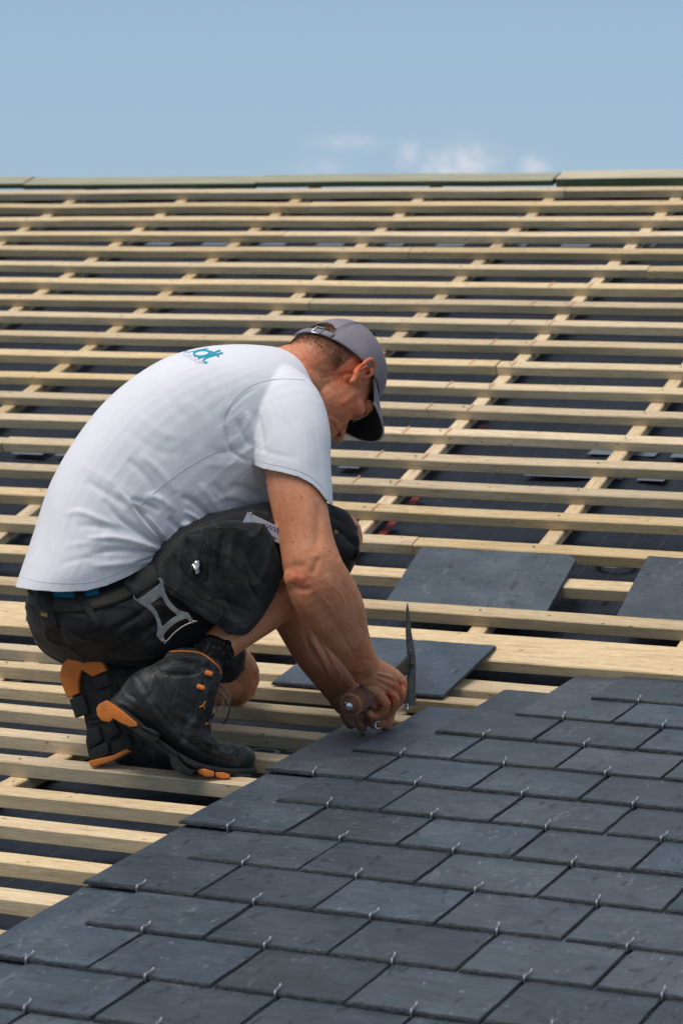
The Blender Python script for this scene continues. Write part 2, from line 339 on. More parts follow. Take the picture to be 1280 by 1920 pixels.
# wide boards at the change of pitch
place_beam('plank', beam_mesh((UMAX-UMIN)*S, .128, .027, 91), M_PLANK, upp, A2, UMIN, -19.76, 0.0)
place_beam('plank', beam_mesh((UMAX+3.4)*S, .085, .026, 92), M_PLANK, low, A1, -3.4, 10.72, -.016)
place_beam('batten', beam_mesh((-3.42-UMIN)*S, BW, BH, 93), M_WOOD, low, A1, UMIN, 10.72, -.016)
for i, v in enumerate([9.83, 8.88, 7.89, 6.89, 5.88, 4.82, 3.84, 2.79, 1.84, .84, -.16, -1.16, -2.16, -3.16, -4.16, -5.16, -6.16]):
    seed += 1
    place_beam('batten', beam_mesh((UMAX-UMIN)*S, BW*random.uniform(.96, 1.06), BH*random.uniform(.95, 1.05), 200+i), M_WOOD, low, A1, UMIN, v, -.0155+random.uniform(-.001, .001), tilt=random.uniform(-.0006, .0006))
# counter battens under them
for u in CBU:
    if u < UMIN: continue
    L1 = (KV-VMIN)*G1; L2 = (NR+20.5)*G2
    for (fr, A, q, L) in ((low, A1, VMIN, L1-.004), (upp, A2, -20.5, L2-.02)):
        me = beam_mesh(L, .040, .026, 300+int(u*10)); mw = Matrix.Rotation(math.pi/2, 4, 'Z')
        me.transform(mw @ Matrix.Translation((0, .020, 0)))
        # after rotation the beam runs along +y
        place_beam('counter_batten', me, M_WOODY, fr, A, u, q, (-.0155 if fr is low else 0)-.0285)
# ridge boards (a darker one left, a paler thick one right)
us = [UMIN, -15.8, -10.9, -5.2]
for k in range(3):
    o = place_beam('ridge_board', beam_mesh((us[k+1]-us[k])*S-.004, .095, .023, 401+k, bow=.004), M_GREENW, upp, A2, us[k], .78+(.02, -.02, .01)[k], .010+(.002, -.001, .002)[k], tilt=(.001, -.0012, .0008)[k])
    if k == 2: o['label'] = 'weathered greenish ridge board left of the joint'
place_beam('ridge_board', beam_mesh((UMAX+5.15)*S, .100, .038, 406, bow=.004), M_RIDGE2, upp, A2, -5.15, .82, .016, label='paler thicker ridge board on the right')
# red chalk lines across the batten tops, and sealing tape beside a counter batten
V, F = [], []
for uc in (-3.42, -2.80):
    for i in range(6, 18):
        dx = .004; sk = random.uniform(-.02, .02)
        q0 = -i+ERR[i]; a = len(V)
        for (du, dn) in ((0, -.262), (dx/S, -.262), (dx/S+.02, 0), (.02, 0)):
            V.append(upp(uc+du+sk, q0+dn*.98, .0030))
        F.append((a, a+1, a+2, a+3))
o = rchild(mesh_obj('chalk_line', V, F, M_CHALK)); o['kind'] = 'stuff'
V, F = [], []
for uc, n0, n1 in ((-2.877+.16, -17.9, -17.3), (-2.877+.16, -16.5, -15.8), (-2.877+.16, -15.3, -14.8), (-2.877+.16, -12.4, -12.0)):
    a = len(V)
    for (u, q) in ((uc, n0), (uc+.10, n0), (uc+.10, n1), (uc, n1)): V.append(upp(u, q, -.058))
    F.append((a, a+1, a+2, a+3))
o = rchild(mesh_obj('sealing_tape', V, F, M_RED))
# nail heads where battens cross counter battens
V, F = [], []
for fr, A, rows in ((upp, A2, [-i+ERR[i] for i in range(20)]), (low, A1, [9.83, 8.88, 7.89, 6.89, 5.88, 4.82, 3.84, 2.79, 1.84])):
    for q in rows:
        for u in CBU:
            if u < -15 or u > 8: continue
            du, dq = random.uniform(-.06, .06), random.uniform(-.16, -.10); c0 = fr(u+du, q+dq, (-.0155 if fr is low else 0)+.0022); a = len(V)
            for k in range(7): t = 2*math.pi*k/7; V.append(c0+(fr(1, 0)-fr(0, 0))/S*.0032*math.cos(t)+(fr(0, 1)-fr(0, 0))/G1*.0032*math.sin(t))
            F.append(tuple(range(a, a+7)))
o = rchild(mesh_obj('nail_head', V, F, new_mat('nail_steel', .5, (.12, .11, .10), .6)[0])); o['kind'] = 'stuff'
# printing on the membrane
def text_mesh(s, font_size=1.0, extrude=0.0, res=3, space=1.0, fat=0.0):
    cu = bpy.data.curves.new('t', 'FONT'); cu.body = s; cu.size = font_size; cu.extrude = extrude; cu.resolution_u = res; cu.space_character = space; cu.offset = fat
    o = bpy.data.objects.new('t', cu); COL.objects.link(o); dg = bpy.context.evaluated_depsgraph_get()
    me = bpy.data.meshes.new_from_object(o.evaluated_get(dg)); bpy.data.objects.remove(o); bpy.data.curves.remove(cu)
    V = np.array([v.co[:] for v in me.vertices]); F = [tuple(p.vertices) for p in me.polygons]; bpy.data.meshes.remove(me)
    return V, F
def roof_text(s, fr, u, q, size, wide=1.0):
    V, F = text_mesh(s, size); P = [fr(u+x*wide/S, q+y/G1, -.074) for x, y, z in V]
    return P, F
VV, FF = [], []
for (s, fr, u, q, sz, wd) in (("I I U O T I E  I L U G", upp, -1.6, -17.72, .07, 1.5), ("I LUGT", upp, -4.5, -17.72, .07, 1.5), ("KIP O G", upp, -1.1, -16.75, .09, 1.6),
                              ("VA  UOTI", low, -2.9, 7.15, .06, 1.6), ("OTI GUTT", low, -1.5, 7.9, .06, 1.6)):
    P, F = roof_text(s, fr, u, q, sz, wd); a = len(VV); VV += list(P); FF += [tuple(i+a for i in f) for f in F]
rb = random.Random(3)
for (n_, ulist) in ((-13.72, [(-5, .45), (-4.2, .3), (-1.6, 1.3), (-.1, .35), (.7, 1.6), (2.6, .8), (-9.8, .35), (-9.2, .5), (-8.5, .4)]), (-2.62, [(-12+1.1*k, .5) for k in range(18)]),
                    (-12.8, [(-1, .9), (.1, .2)])):
    for u, wd in ulist:
        a = len(VV)
        for (du, dn) in ((0, 0), (wd, 0), (wd+.03, .3), (.03, .3)): VV.append(upp(u+du, n_+dn, -.074))
        FF.append((a, a+1, a+2, a+3))
o = rchild(mesh_obj('membrane_print', VV, FF, M_PRINT)); o['kind'] = 'stuff'

# ------------------------------------------------------------------ slates
ST, SWD, SLN = .0056, S-.0030, 2.28*G1
def slate_mesh(seed, W=SWD, L=SLN, T=ST, rough=1.0, corner=False):
    """x centred, y from 0 (tail) to L (head), top face at z=0; riven edges"""
    rnd = random.Random(seed); nx, ny = 34, 14
    def chip(t, k, amp): return amp*abs(mnoise.noise(Vector((t*38, seed*1.7, k))))+amp*.5*abs(mnoise.noise(Vector((t*110, seed, k+3))))
    V, F = [], []; xs = np.r_[-W/2, -W/2+.0045, np.linspace(-W/2+.012, W/2-.012, nx-3), W/2-.0045, W/2]; ys = np.r_[0, .008, .018, np.linspace(.04, L-.02, ny-4), L-.008, L]
    rows = len(ys)
    def edge(x, y, inset):
        yy = y; xx = x
        if y == 0: yy = inset
        if y == ys[-1]: yy = L-inset
        if x == xs[0]: xx = x+inset
        if x == xs[-1]: xx = x-inset
        return xx, yy
    for layer in (0, 1):
        for y in ys:
            for x in xs:
                onx = (x == xs[0] or x == xs[-1]); ony = (y == ys[0] or y == ys[-1])
                ins = 0
                if onx or ony:
                    t = (y if onx else x)
                    ins = chip(t, 1 if onx else 2+(y > 0), .0042*rough) if layer == 0 else chip(t, 7, .0014*rough)
                    if layer == 0: ins += .0003
                X, Y = edge(x, y, ins)
                z = .0010*mnoise.noise(Vector((x*9, y*9, seed))) if layer == 0 else -T
                if layer == 0 and (y == ys[1] or x == xs[1] or x == xs[-2]): z -= .0002
                if layer == 0 and not onx and not ony:
                    if y == ys[1]: Y += .0045*mnoise.noise(Vector((x*45, seed*3.1, 0)))-.001
                    if x == xs[1]: X += -.0018+.0016*mnoise.noise(Vector((y*45, seed*3.1, 4)))
                    if x == xs[-2]: X += .0018+.0016*mnoise.noise(Vector((y*45, seed*3.1, 6)))
                if layer == 0 and (onx or y == 0): z -= .0016+.0012*mnoise.noise(Vector((x*70, y*70, seed)))
                if corner and layer >= 0 and (X > W/2-.02 and Y > L-.02): X -= .010; Y -= .006
                V.append((X, Y, z))
    nxx = nx+1; half = rows*nxx
    for j in range(rows-1):
        for i in range(nx):
            a = j*nxx+i; F.append((a, a+1, a+nxx+1, a+nxx)); F.append((a+half, a+half+nxx, a+half+nxx+1, a+half+1))
    for i in range(nx):
        F.append((i, i+half, i+1+half, i+1)); a = (rows-1)*nxx+i; F.append((a, a+1, a+1+half, a+half))
    for j in range(rows-1):
        a = j*nxx; F.append((a, a+nxx, a+nxx+half, a+half)); a = j*nxx+nx; F.append((a, a+half, a+half+nxx, a+nxx))
    me = bpy.data.meshes.new('slate'); me.from_pydata(V, [], F); me.validate(); me.update(); me.materials.append(M_SLATE); me.materials.append(M_EDGE_SHADED)
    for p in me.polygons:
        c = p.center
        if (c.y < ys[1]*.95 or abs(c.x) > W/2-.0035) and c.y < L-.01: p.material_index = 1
    return me
SLM = [slate_mesh(i+1) for i in range(9)]
def tube_vf(path, r, n=6, cap=True):
    path = [Vector(p) for p in path]; V, F = [], []; prev = None
    for i, p in enumerate(path):
        t = (path[min(i+1, len(path)-1)]-path[max(i-1, 0)]).normalized()
        if prev is None: a = t.orthogonal().normalized()
        else: a = (prev-t*prev.dot(t)).normalized()
        prev = a; b = t.cross(a); rr = r[i] if hasattr(r, '__len__') else r
        for k in range(n): an = 2*math.pi*k/n; V.append(tuple(p+(a*math.cos(an)+b*math.sin(an))*rr))
    for i in range(len(path)-1):
        for k in range(n): F.append((i*n+k, i*n+(k+1) % n, (i+1)*n+(k+1) % n, (i+1)*n+k))
    if cap: F.append(tuple(range(n-1, -1, -1))); F.append(tuple(range((len(path)-1)*n, len(path)*n)))
    return V, F
HK = .0015                                   # slate hook: rises in front of the tail and curls back over it
hp = [(0, .02, -ST-.0035), (0, -.001, -ST-.003), (0, -.0045, -ST*.6), (0, -.0048, .0010), (0, -.002, .0040), (0, .005, .0042), (0, .011, .0034), (0, .017, .0044), (0, .0215, .0066)]
def catmull(P, k=3):
    P = [Vector(p) for p in P]; out = []
    for i in range(len(P)-1):
        p0, p1, p2, p3 = P[max(i-1, 0)], P[i], P[i+1], P[min(i+2, len(P)-1)]
        for j in range(k):
            t = j/k; out.append(.5*((2*p1)+(p2-p0)*t+(2*p0-5*p1+4*p2-p3)*t*t+(3*p1-p0-3*p2+p3)*t**3))
    return out+[P[-1]]
hv, hf = tube_vf(catmull(hp), HK, 6)
hook_me = bpy.data.meshes.new('hook'); hook_me.from_pydata(hv, [], hf); hook_me.update(); hook_me.materials.append(M_HOOK)
hook_me.polygons.foreach_set('use_smooth', [True]*len(hook_me.polygons))
slope = math.atan(ST/G1)*1.02
rs = random.Random(11)
for r in range(-3, 11):
    ul = {7: 0.5, 8: 1.0, 9: 1.5, 10: 2.0}.get(r, 0.0 if r % 2 == 0 else 0.5)
    u = ul
    while u < 7.2:
        o = bpy.data.objects.new('slate', rs.choice(SLM)); COL.objects.link(o); rchild(o)
        fl = rs.random() < .5
        org = low(u+rs.uniform(-.008, .008), r+rs.uniform(-.012, .012), rs.uniform(0, .0012))
        sp = slope if r < 9 else slope*1.0
        o.matrix_basis = roofmat(A1, org) @ Matrix.Rotation(rs.uniform(-.007, .007), 4, 'Z') @ Matrix.Rotation(-sp, 4, 'X')
        h = bpy.data.objects.new('hook', hook_me); COL.objects.link(h); h.parent = o
        h.matrix_basis = Matrix.Translation((rs.uniform(-.004, .004), 0, 0)) @ Matrix.Rotation(rs.uniform(-.2, .2), 4, 'Z')
        u += 1
# loose slates: laid on the battens of the upper roof
def plane_slate(name, corners, seed, label, parentless=True):
    """corners (tail-left, tail-right, head-left) world; builds a slate between them"""
    a, b, c = [Vector(p) for p in corners]; W = (b-a).length; L = (c-a).length
    ex = (b-a).normalized(); ez = ex.cross(c-a).normalized(); ey = ez.cross(ex)
    me = slate_mesh(seed, W, L, .0055, 1.0, corner=(seed == 51))
    o = bpy.data.objects.new(name, me); COL.objects.link(o); mid = a+ex*W/2
    o.matrix_world = Matrix(((ex.x, ey.x, ez.x, mid.x), (ex.y, ey.y, ez.y, mid.y), (ex.z, ey.z, ez.z, mid.z), (0, 0, 0, 1)))
    tag(o, label, 'slate', 'loose slates waiting on the battens'); return o
o0 = .0075
plane_slate('loose_slate', (upp(-1.66, -19.03, -.010), upp(.27, -19.03, -.010), upp(-1.76, -17.60, .024)), 51, 'loose grey slate with clipped corner leaning on battens behind the pointed hammer head')
plane_slate('loose_slate', (upp(1.04, -19.03, -.010), upp(3.1, -19.03, -.010), upp(.97, -17.50, .025)), 52, 'loose grey slate leaning on battens, cut off by the right edge of the photo')
plane_slate('loose_slate', (low(-1.85, 9.62, -.006), low(.06, 9.62, -.006), low(-1.99, 11.5, .028)), 53, 'loose dark slate lying flat behind the hands and the hammer head')
# ================================================================== the roofer
def skin_mat():
    m, n, l, b = new_mat('skin', .5, spec=.4)
    v = obj_vec(n, l, False)
    a = noise_tex(n, l, 9, 5, .6, v); r = ramp(n, [(.3, (.52, .188, .090)), (.5, (.67, .268, .136)), (.7, (.75, .350, .200))]); l.new(a.outputs[0], r.inputs[0])
    f = noise_tex(n, l, 140, 4, .6, v); rf = ramp(n, [(.35, (.78, .70, .66)), (.6, (1, 1, 1))]); l.new(f.outputs[0], rf.inputs[0])
    c = mixc(n, l, .6, r.outputs[0], rf.outputs[0], 'MULTIPLY')
    sp = noise_tex(n, l, 70, 1, .4, v); rsp = ramp(n, [(.73, (0, 0, 0)), (.78, (1, 1, 1))]); l.new(sp.outputs[0], rsp.inputs[0])
    c = mixc(n, l, mixc(n, l, .5, (0, 0, 0), rsp.outputs[0]), c, (.20, .07, .04))
    at_ = n.new('ShaderNodeAttribute'); at_.attribute_name = 'tint'
    c = mixc(n, l, 1.0, c, at_.outputs['Color'], 'MULTIPLY')
    l.new(c, b.inputs['Base Color']); b.inputs['Subsurface Weight'].default_value = .12; b.inputs['Subsurface Radius'].default_value = (.012, .005, .003)
    b.inputs['Subsurface Scale'].default_value = .5
    h = noise_tex(n, l, 220, 5, .6, v); bump(n, l, b, h.outputs[0], .35, .0015); return m
def cloth_mat(name, base, var=.12, rough=.9, dirt=None, dirt_amt=.5, weave=900, tint=False, bumpst=.25):
    m, n, l, b = new_mat(name, rough, spec=.25)
    v = obj_vec(n, l, False)
    a = noise_tex(n, l, 14, 5, .6, v); r = ramp(n, [(.3, tuple(x*(1-var) for x in base)), (.7, tuple(min(1, x*(1+var)) for x in base))]); l.new(a.outputs[0], r.inputs[0]); c = r.outputs[0]
    if dirt:
        d = noise_tex(n, l, 20, 7, .7, v, None, .8); rd = ramp(n, [(.48 if dirt_amt > .56 else .54, (0, 0, 0)), (.74, (dirt_amt,)*3)]); l.new(d.outputs[0], rd.inputs[0]); c = mixc(n, l, rd.outputs[0], c, dirt)
    if tint:
        at_ = n.new('ShaderNodeAttribute'); at_.attribute_name = 'tint'; c = mixc(n, l, 1.0, c, at_.outputs['Color'], 'MULTIPLY')
    l.new(c, b.inputs['Base Color'])
    b.inputs['Sheen Weight'].default_value = .08
    h = noise_tex(n, l, weave, 2, .5, v); h2 = noise_tex(n, l, 45, 4, .6, v)
    ad = n.new('ShaderNodeMath'); ad.operation = 'MULTIPLY_ADD'; ad.inputs[1].default_value = .35; l.new(h.outputs[0], ad.inputs[0]); l.new(h2.outputs[0], ad.inputs[2])
    bump(n, l, b, ad.outputs[0], bumpst, .003); return m
M_SKIN = skin_mat()
M_SHIRT = cloth_mat('shirt_cotton', (.80, .785, .825), .03, .92, tint=True, bumpst=.18)
M_SHORT = cloth_mat('shorts_canvas', (.022, .022, .022), .35, .9, (.11, .11, .11), .45)
M_SHORT2 = cloth_mat('stretch_fabric', (.011, .011, .013), .2, .7)
M_CAP = cloth_mat('cap_cotton', (.235, .208, .235), .16, .95, (.30, .27, .29), .5)
M_CAPD = cloth_mat('cap_underside', (.012, .013, .016), .1, .9)
M_CAPL = cloth_mat('cap_edging', (.42, .42, .44), .1, .9)
M_BLUE = cloth_mat('undershorts_blue', (.01, .20, .36), .1, .9)
M_BELT = cloth_mat('belt_leather', (.030, .026, .022), .2, .6)
M_LEATH = cloth_mat('boot_leather', (.017, .017, .018), .3, .46, (.16, .16, .155), .57, 300, bumpst=.35)
M_RUB = cloth_mat('boot_rubber', (.020, .020, .021), .2, .6, (.12, .115, .105), .35, 300)
M_ORNG = cloth_mat('orange_rubber', (.66, .19, .035), .18, .55, (.10, .06, .04), .5, 300)
M_YEL, *_ = new_mat('yellow_thread', .7, (.75, .50, .06))
M_TEAL, *_ = new_mat('teal_print', .7, (.0, .32, .46))
M_GREYP, *_ = new_mat('grey_print', .7, (.52, .52, .60))
M_STEEL = metal_mat('worn_steel', (.36, .33, .30), .42, 90)
M_STEELD = metal_mat('dark_steel', (.16, .14, .125), .42, 70)
M_CHROME = metal_mat('chrome', (.75, .76, .78), .15, 40)
M_HANDLE = cloth_mat('worn_leather_grip', (.19, .080, .050), .3, .7, (.06, .035, .025), .6, 200)
M_RINGS = cloth_mat('leather_rings', (.34, .155, .07), .3, .6)
M_LACE = cloth_mat('boot_lace', (.05, .04, .03), .8, .8)
M_PAPER, *_ = new_mat('white_rule_wood', .6, (.62, .60, .62))
M_INK, *_ = new_mat('blue_ink', .6, (.03, .04, .25))
M_INKG, *_ = new_mat('grey_ink', .6, (.12, .12, .16))
M_BLACK, *_ = new_mat('black_detail', .6, (.006, .006, .007))

# --- closed lofts in the modelling frame
def ring(c, a, b, n=28, ex=2.0):
    out = []
    for k in range(n):
        t = 2*math.pi*k/n; ct, st = math.cos(t), math.sin(t)
        out.append(c + a*math.copysign(abs(ct)**(2/ex), ct) + b*math.copysign(abs(st)**(2/ex), st))
    return out
def interp_sections(P, k):
    P = np.asarray(P, float); out = []
    for i in range(len(P)-1):
        p0, p1, p2, p3 = P[max(i-1, 0)], P[i], P[i+1], P[min(i+2, len(P)-1)]
        for j in range(k):
            t = j/k; out.append(.5*((2*p1)+(p2-p0)*t+(2*p0-5*p1+4*p2-p3)*t*t+(3*p1-p0-3*p2+p3)*t**3))
    out.append(P[-1]); return np.array(out)
def loft_rings(R):
    V, F = [], []; n = len(R[0])
    for r in R: V += [tuple(p) for p in r]
    for i in range(len(R)-1):
        for k in range(n): F.append((i*n+k, i*n+(k+1) % n, (i+1)*n+(k+1) % n, (i+1)*n+k))
    a = len(V); V.append(tuple(np.mean(R[0], axis=0))); V.append(tuple(np.mean(R[-1], axis=0))); m = len(R)-1
    for k in range(n): F.append((a, (k+1) % n, k)); F.append((a+1, m*n+k, m*n+(k+1) % n))
    return V, F
def pair_loft(S_, k=4, n=28, ex=2.2):
    """sections: (ax, ay, bx, by, z, rz[, dz]) a/b = outline points; dz tilts the section in depth from a to b"""
    S_ = [tuple(s)+(0,)*(7-len(s)) for s in S_]; R = []
    for s in interp_sections(S_, k):
        c = np.array([(s[0]+s[2])/2, (s[1]+s[3])/2, s[4]]); a = np.array([(s[0]-s[2])/2, (s[1]-s[3])/2, -s[6]/2])
        R.append(ring(c, a, np.array([0, 0, s[5]]), n, ex))
    return loft_rings(R)
def limb(P, k=4, n=24, ex=2.0, depth=(0, 0, 1)):
    """points: (x, y, z, r_in_picture, r_depth)"""
    Q = interp_sections([tuple(p) if len(p) == 5 else tuple(p)+(p[3],) for p in P], k); R = []; dv = np.array(depth, float)
    for i, s in enumerate(Q):
        t = Q[min(i+1, len(Q)-1)][:3]-Q[max(i-1, 0)][:3]; t /= np.linalg.norm(t)+1e-9
        a = np.cross(t, dv)
        if np.linalg.norm(a) < .2: a = np.cross(t, np.array([0, 1., 0]))
        a /= np.linalg.norm(a); b = np.cross(a, t); R.append(ring(s[:3], a*s[3], b*s[4], n, ex))
    # round the ends
    def cap(r0, c, t, rad):
        out = []
        for f in (.5, .8, .95): out.append([c+(p-c)*math.sqrt(1-f*f)+t*rad*f for p in r0])
        return out
    t0 = Q[0][:3]-Q[1][:3]; t0 /= np.linalg.norm(t0); t1 = Q[-1][:3]-Q[-2][:3]; t1 /= np.linalg.norm(t1)
    R = cap(R[0], Q[0][:3], t0, min(Q[0][3], Q[0][4]))[::-1]+R+cap(R[-1], Q[-1][:3], t1, min(Q[-1][3], Q[-1][4]))
    return loft_rings(R)
def ball(c, r, rot=None, n=20):
    V, F = [], []; r = (r, r, r) if not hasattr(r, '__len__') else r; R = []
    for i in range(1, n//2):
        ph = math.pi*i/(n//2)
        R.append([np.array([r[0]*math.sin(ph)*math.cos(2*math.pi*k/n), r[1]*math.sin(ph)*math.sin(2*math.pi*k/n), r[2]*math.cos(ph)]) for k in range(n)])
    V, F = loft_rings(R); nn = len(V); V = np.array(V)
    V[-2] = (0, 0, r[2]); V[-1] = (0, 0, -r[2])
    if rot is not None: V = V@np.array(rot).T
    return [tuple(x) for x in V+np.array(c)], F
def merged(parts, voxel, smooth=4, name='m'):
    V, F = [], []
    for v, f in parts:
        a = len(V); V += list(v); F += [tuple(i+a for i in q) for q in f]
    me = bpy.data.meshes.new(name); me.from_pydata([tuple(x) for x in V], [], F)
    bm = bmesh.new(); bm.from_mesh(me); bmesh.ops.recalc_face_normals(bm, faces=bm.faces); bm.to_mesh(me); bm.free()
    o = bpy.data.objects.new(name, me); COL.objects.link(o)
    r = o.modifiers.new('r', 'REMESH'); r.mode = 'VOXEL'; r.voxel_size = voxel; r.adaptivity = 0
    if smooth: s = o.modifiers.new('s', 'SMOOTH'); s.iterations = smooth; s.factor = .5
    dg = bpy.context.evaluated_depsgraph_get(); out = bpy.data.meshes.new_from_object(o.evaluated_get(dg)); bpy.data.objects.remove(o)
    return out
def get_co(me):
    a = np.empty(len(me.vertices)*3); me.vertices.foreach_get('co', a); return a.reshape(-1, 3)
def set_co(me, a): me.vertices.foreach_set('co', np.ascontiguousarray(a).ravel()); me.update()
def get_no(me):
    a = np.empty(len(me.vertices)*3); me.vertex_normals.foreach_get('vector', a); return a.reshape(-1, 3)
def stroke_dist(P, path):
    path = np.array(path, float); best = np.full(len(P), 1e9); tt = np.zeros(len(P)); L = np.r_[0, np.cumsum(np.linalg.norm(np.diff(path, axis=0), axis=1))]
    for i in range(len(path)-1):
        a, b = path[i], path[i+1]; ab = b-a; t = np.clip(((P-a)@ab)/(ab@ab), 0, 1); d = np.linalg.norm(P-(a+t[:, None]*ab), axis=1)
        m = d < best; best[m] = d[m]; tt[m] = (L[i]+t[m]*(L[i+1]-L[i]))/L[-1]
    return best, tt
def sculpt(me, strokes, zmax=None, zmin=None):
    """strokes: (path in picture mm, width, depth) + raised, - sunk; asymmetric folds get a lip beside the groove"""
    co = get_co(me); no = get_no(me); D = np.zeros(len(co)); face = np.clip(-no[:, 2]*2.2+.25, 0, 1)
    if zmax is not None: face = face*(co[:, 2] < zmax)
    if zmin is not None: face = face*(co[:, 2] > zmin)
    for s in strokes:
        path, wd, dp = s[:3]; p = np.array(path, float); path = interp_sections(p, 5) if len(p) > 2 else p
        lo, hi = path.min(0)-3.2*wd, path.max(0)+3.2*wd
        idx = np.where((co[:, 0] > lo[0]) & (co[:, 0] < hi[0]) & (co[:, 1] > lo[1]) & (co[:, 1] < hi[1]) & (face > 0))[0]
        if len(idx) == 0: continue
        d, t = stroke_dist(co[idx, :2], path); tp = np.clip(np.minimum(t, 1-t)*4.5, 0, 1)**.7
        if len(s) > 3 and s[3] == 'a': tp = np.clip((1-t)*3, 0, 1)**.7
        g = np.exp(-(d/wd)**2)
        D[idx] += dp*g*tp
    co += no*(D*face)[:, None]; set_co(me, co)
def tint_attr(me, fn):
    """fn(co, no) -> n x 3 colours"""
    col = fn(get_co(me), get_no(me)); a = me.attributes.get('tint') or me.attributes.new('tint', 'FLOAT_COLOR', 'POINT')
    a.data.foreach_set('color', np.ascontiguousarray(np.c_[col, np.ones(len(col))]).ravel())
def cut_below(me, h, sel=None, keep_above=True):
    """removes what lies below the picture curve y = h(x)"""
    bm = bmesh.new(); bm.from_mesh(me)
    for v in bm.verts: v.co.y -= h(v.co.x)
    if sel is None: geom = bm.verts[:]+bm.edges[:]+bm.faces[:]
    else:
        vs = set(v for v in bm.verts if sel(v.co.x, v.co.y, v.co.z)); es = [e for e in bm.edges if e.verts[0] in vs and e.verts[1] in vs]; fs = [f for f in bm.faces if all(v in vs for v in f.verts)]
        geom = list(vs)+es+fs
    bmesh.ops.bisect_plane(bm, geom=geom, plane_co=(0, 0, 0), plane_no=(0, 1, 0), clear_outer=False)
    kill = [f for f in bm.faces if f.calc_center_median().y > .01 and (sel is None or sel(*f.calc_center_median()))]
    bmesh.ops.delete(bm, geom=kill, context='FACES'); loose = [v for v in bm.verts if not v.link_faces]; bmesh.ops.delete(bm, geom=loose, context='VERTS')
    for v in bm.verts: v.co.y += h(v.co.x)
    bm.to_mesh(me); bm.free(); me.update()
def finish(me, name, mat, parent, solid=0, smooth=True):
    """from the modelling frame to the world, optional cloth thickness"""
    set_co(me, at(get_co(me)))
    o = bpy.data.objects.new(name, me); COL.objects.link(o); me.materials.clear(); me.materials.append(mat)
    me.polygons.foreach_set('use_smooth', [smooth]*len(me.polygons)); me.update()
    if solid: s = o.modifiers.new('thickness', 'SOLIDIFY'); s.thickness = solid; s.offset = -1
    if parent: o.parent = parent; o.matrix_parent_inverse = parent.matrix_world.inverted()
    return o
def from_vf(V, F, name, mat, parent, smooth=True, recalc=True):
    me = bpy.data.meshes.new(name); me.from_pydata([tuple(map(float, v)) for v in V], [], [tuple(f) for f in F]); me.validate()
    if recalc: bm = bmesh.new(); bm.from_mesh(me); bmesh.ops.recalc_face_normals(bm, faces=bm.faces); bm.to_mesh(me); bm.free()
    return finish(me, name, mat, parent, 0, smooth)
def bvh_of(me): 
    bm = bmesh.new(); bm.from_mesh(me); t = BVHTree.FromBMesh(bm); bm.free(); return t
def hit(bvh, x, y, dflt=0):
    p, n, i, d = bvh.ray_cast(Vector((x, y, -900)), Vector((0, 0, 1)))
    if p is None:
        p, n, i, d = bvh.find_nearest(Vector((x, y, dflt)))
    return np.array(p), np.array(n)
def strip(bvh, path, width, lift=1.5, thick=2.0, k=5, nw=5, dflt=0):
    """a band of cloth lying on a surface along a picture path; width may vary"""
    W = list(width) if hasattr(width, '__len__') else [width]*len(path)
    Q = interp_sections([(p[0], p[1], w_) for p, w_ in zip(path, W)], k); top, bot = [], []
    for i, q in enumerate(Q):
        t = Q[min(i+1, len(Q)-1)][:2]-Q[max(i-1, 0)][:2]; t = t/(np.linalg.norm(t)+1e-9); nn = np.array([-t[1], t[0]])
        for j in range(nw):
            s = (j/(nw-1)-.5)*q[2]; p, no = hit(bvh, q[0]+nn[0]*s, q[1]+nn[1]*s, dflt); edge = .6 if j in (0, nw-1) else 1
            off = np.array([0, 0, -1.])*.5+no*.5
            top.append(np.array([q[0]+nn[0]*s, q[1]+nn[1]*s, p[2]])+off*(lift+thick*edge)); bot.append(np.array([q[0]+nn[0]*s, q[1]+nn[1]*s, p[2]])+off*(lift-1.5))
    m = len(Q); V = top+bot; B = m*nw; F = []
    for i in range(m-1):
        for j in range(nw-1): a = i*nw+j; F.append((a, a+1, a+nw+1, a+nw)); F.append((a+B, a+nw+B, a+nw+1+B, a+1+B))
        for j in (0, nw-1): a = i*nw+j; F.append((a, a+nw, a+nw+B, a+B))
    for i in (0, m-1):
        for j in range(nw-1): a = i*nw+j; F.append((a, a+1, a+1+B, a+B))
    return V, F
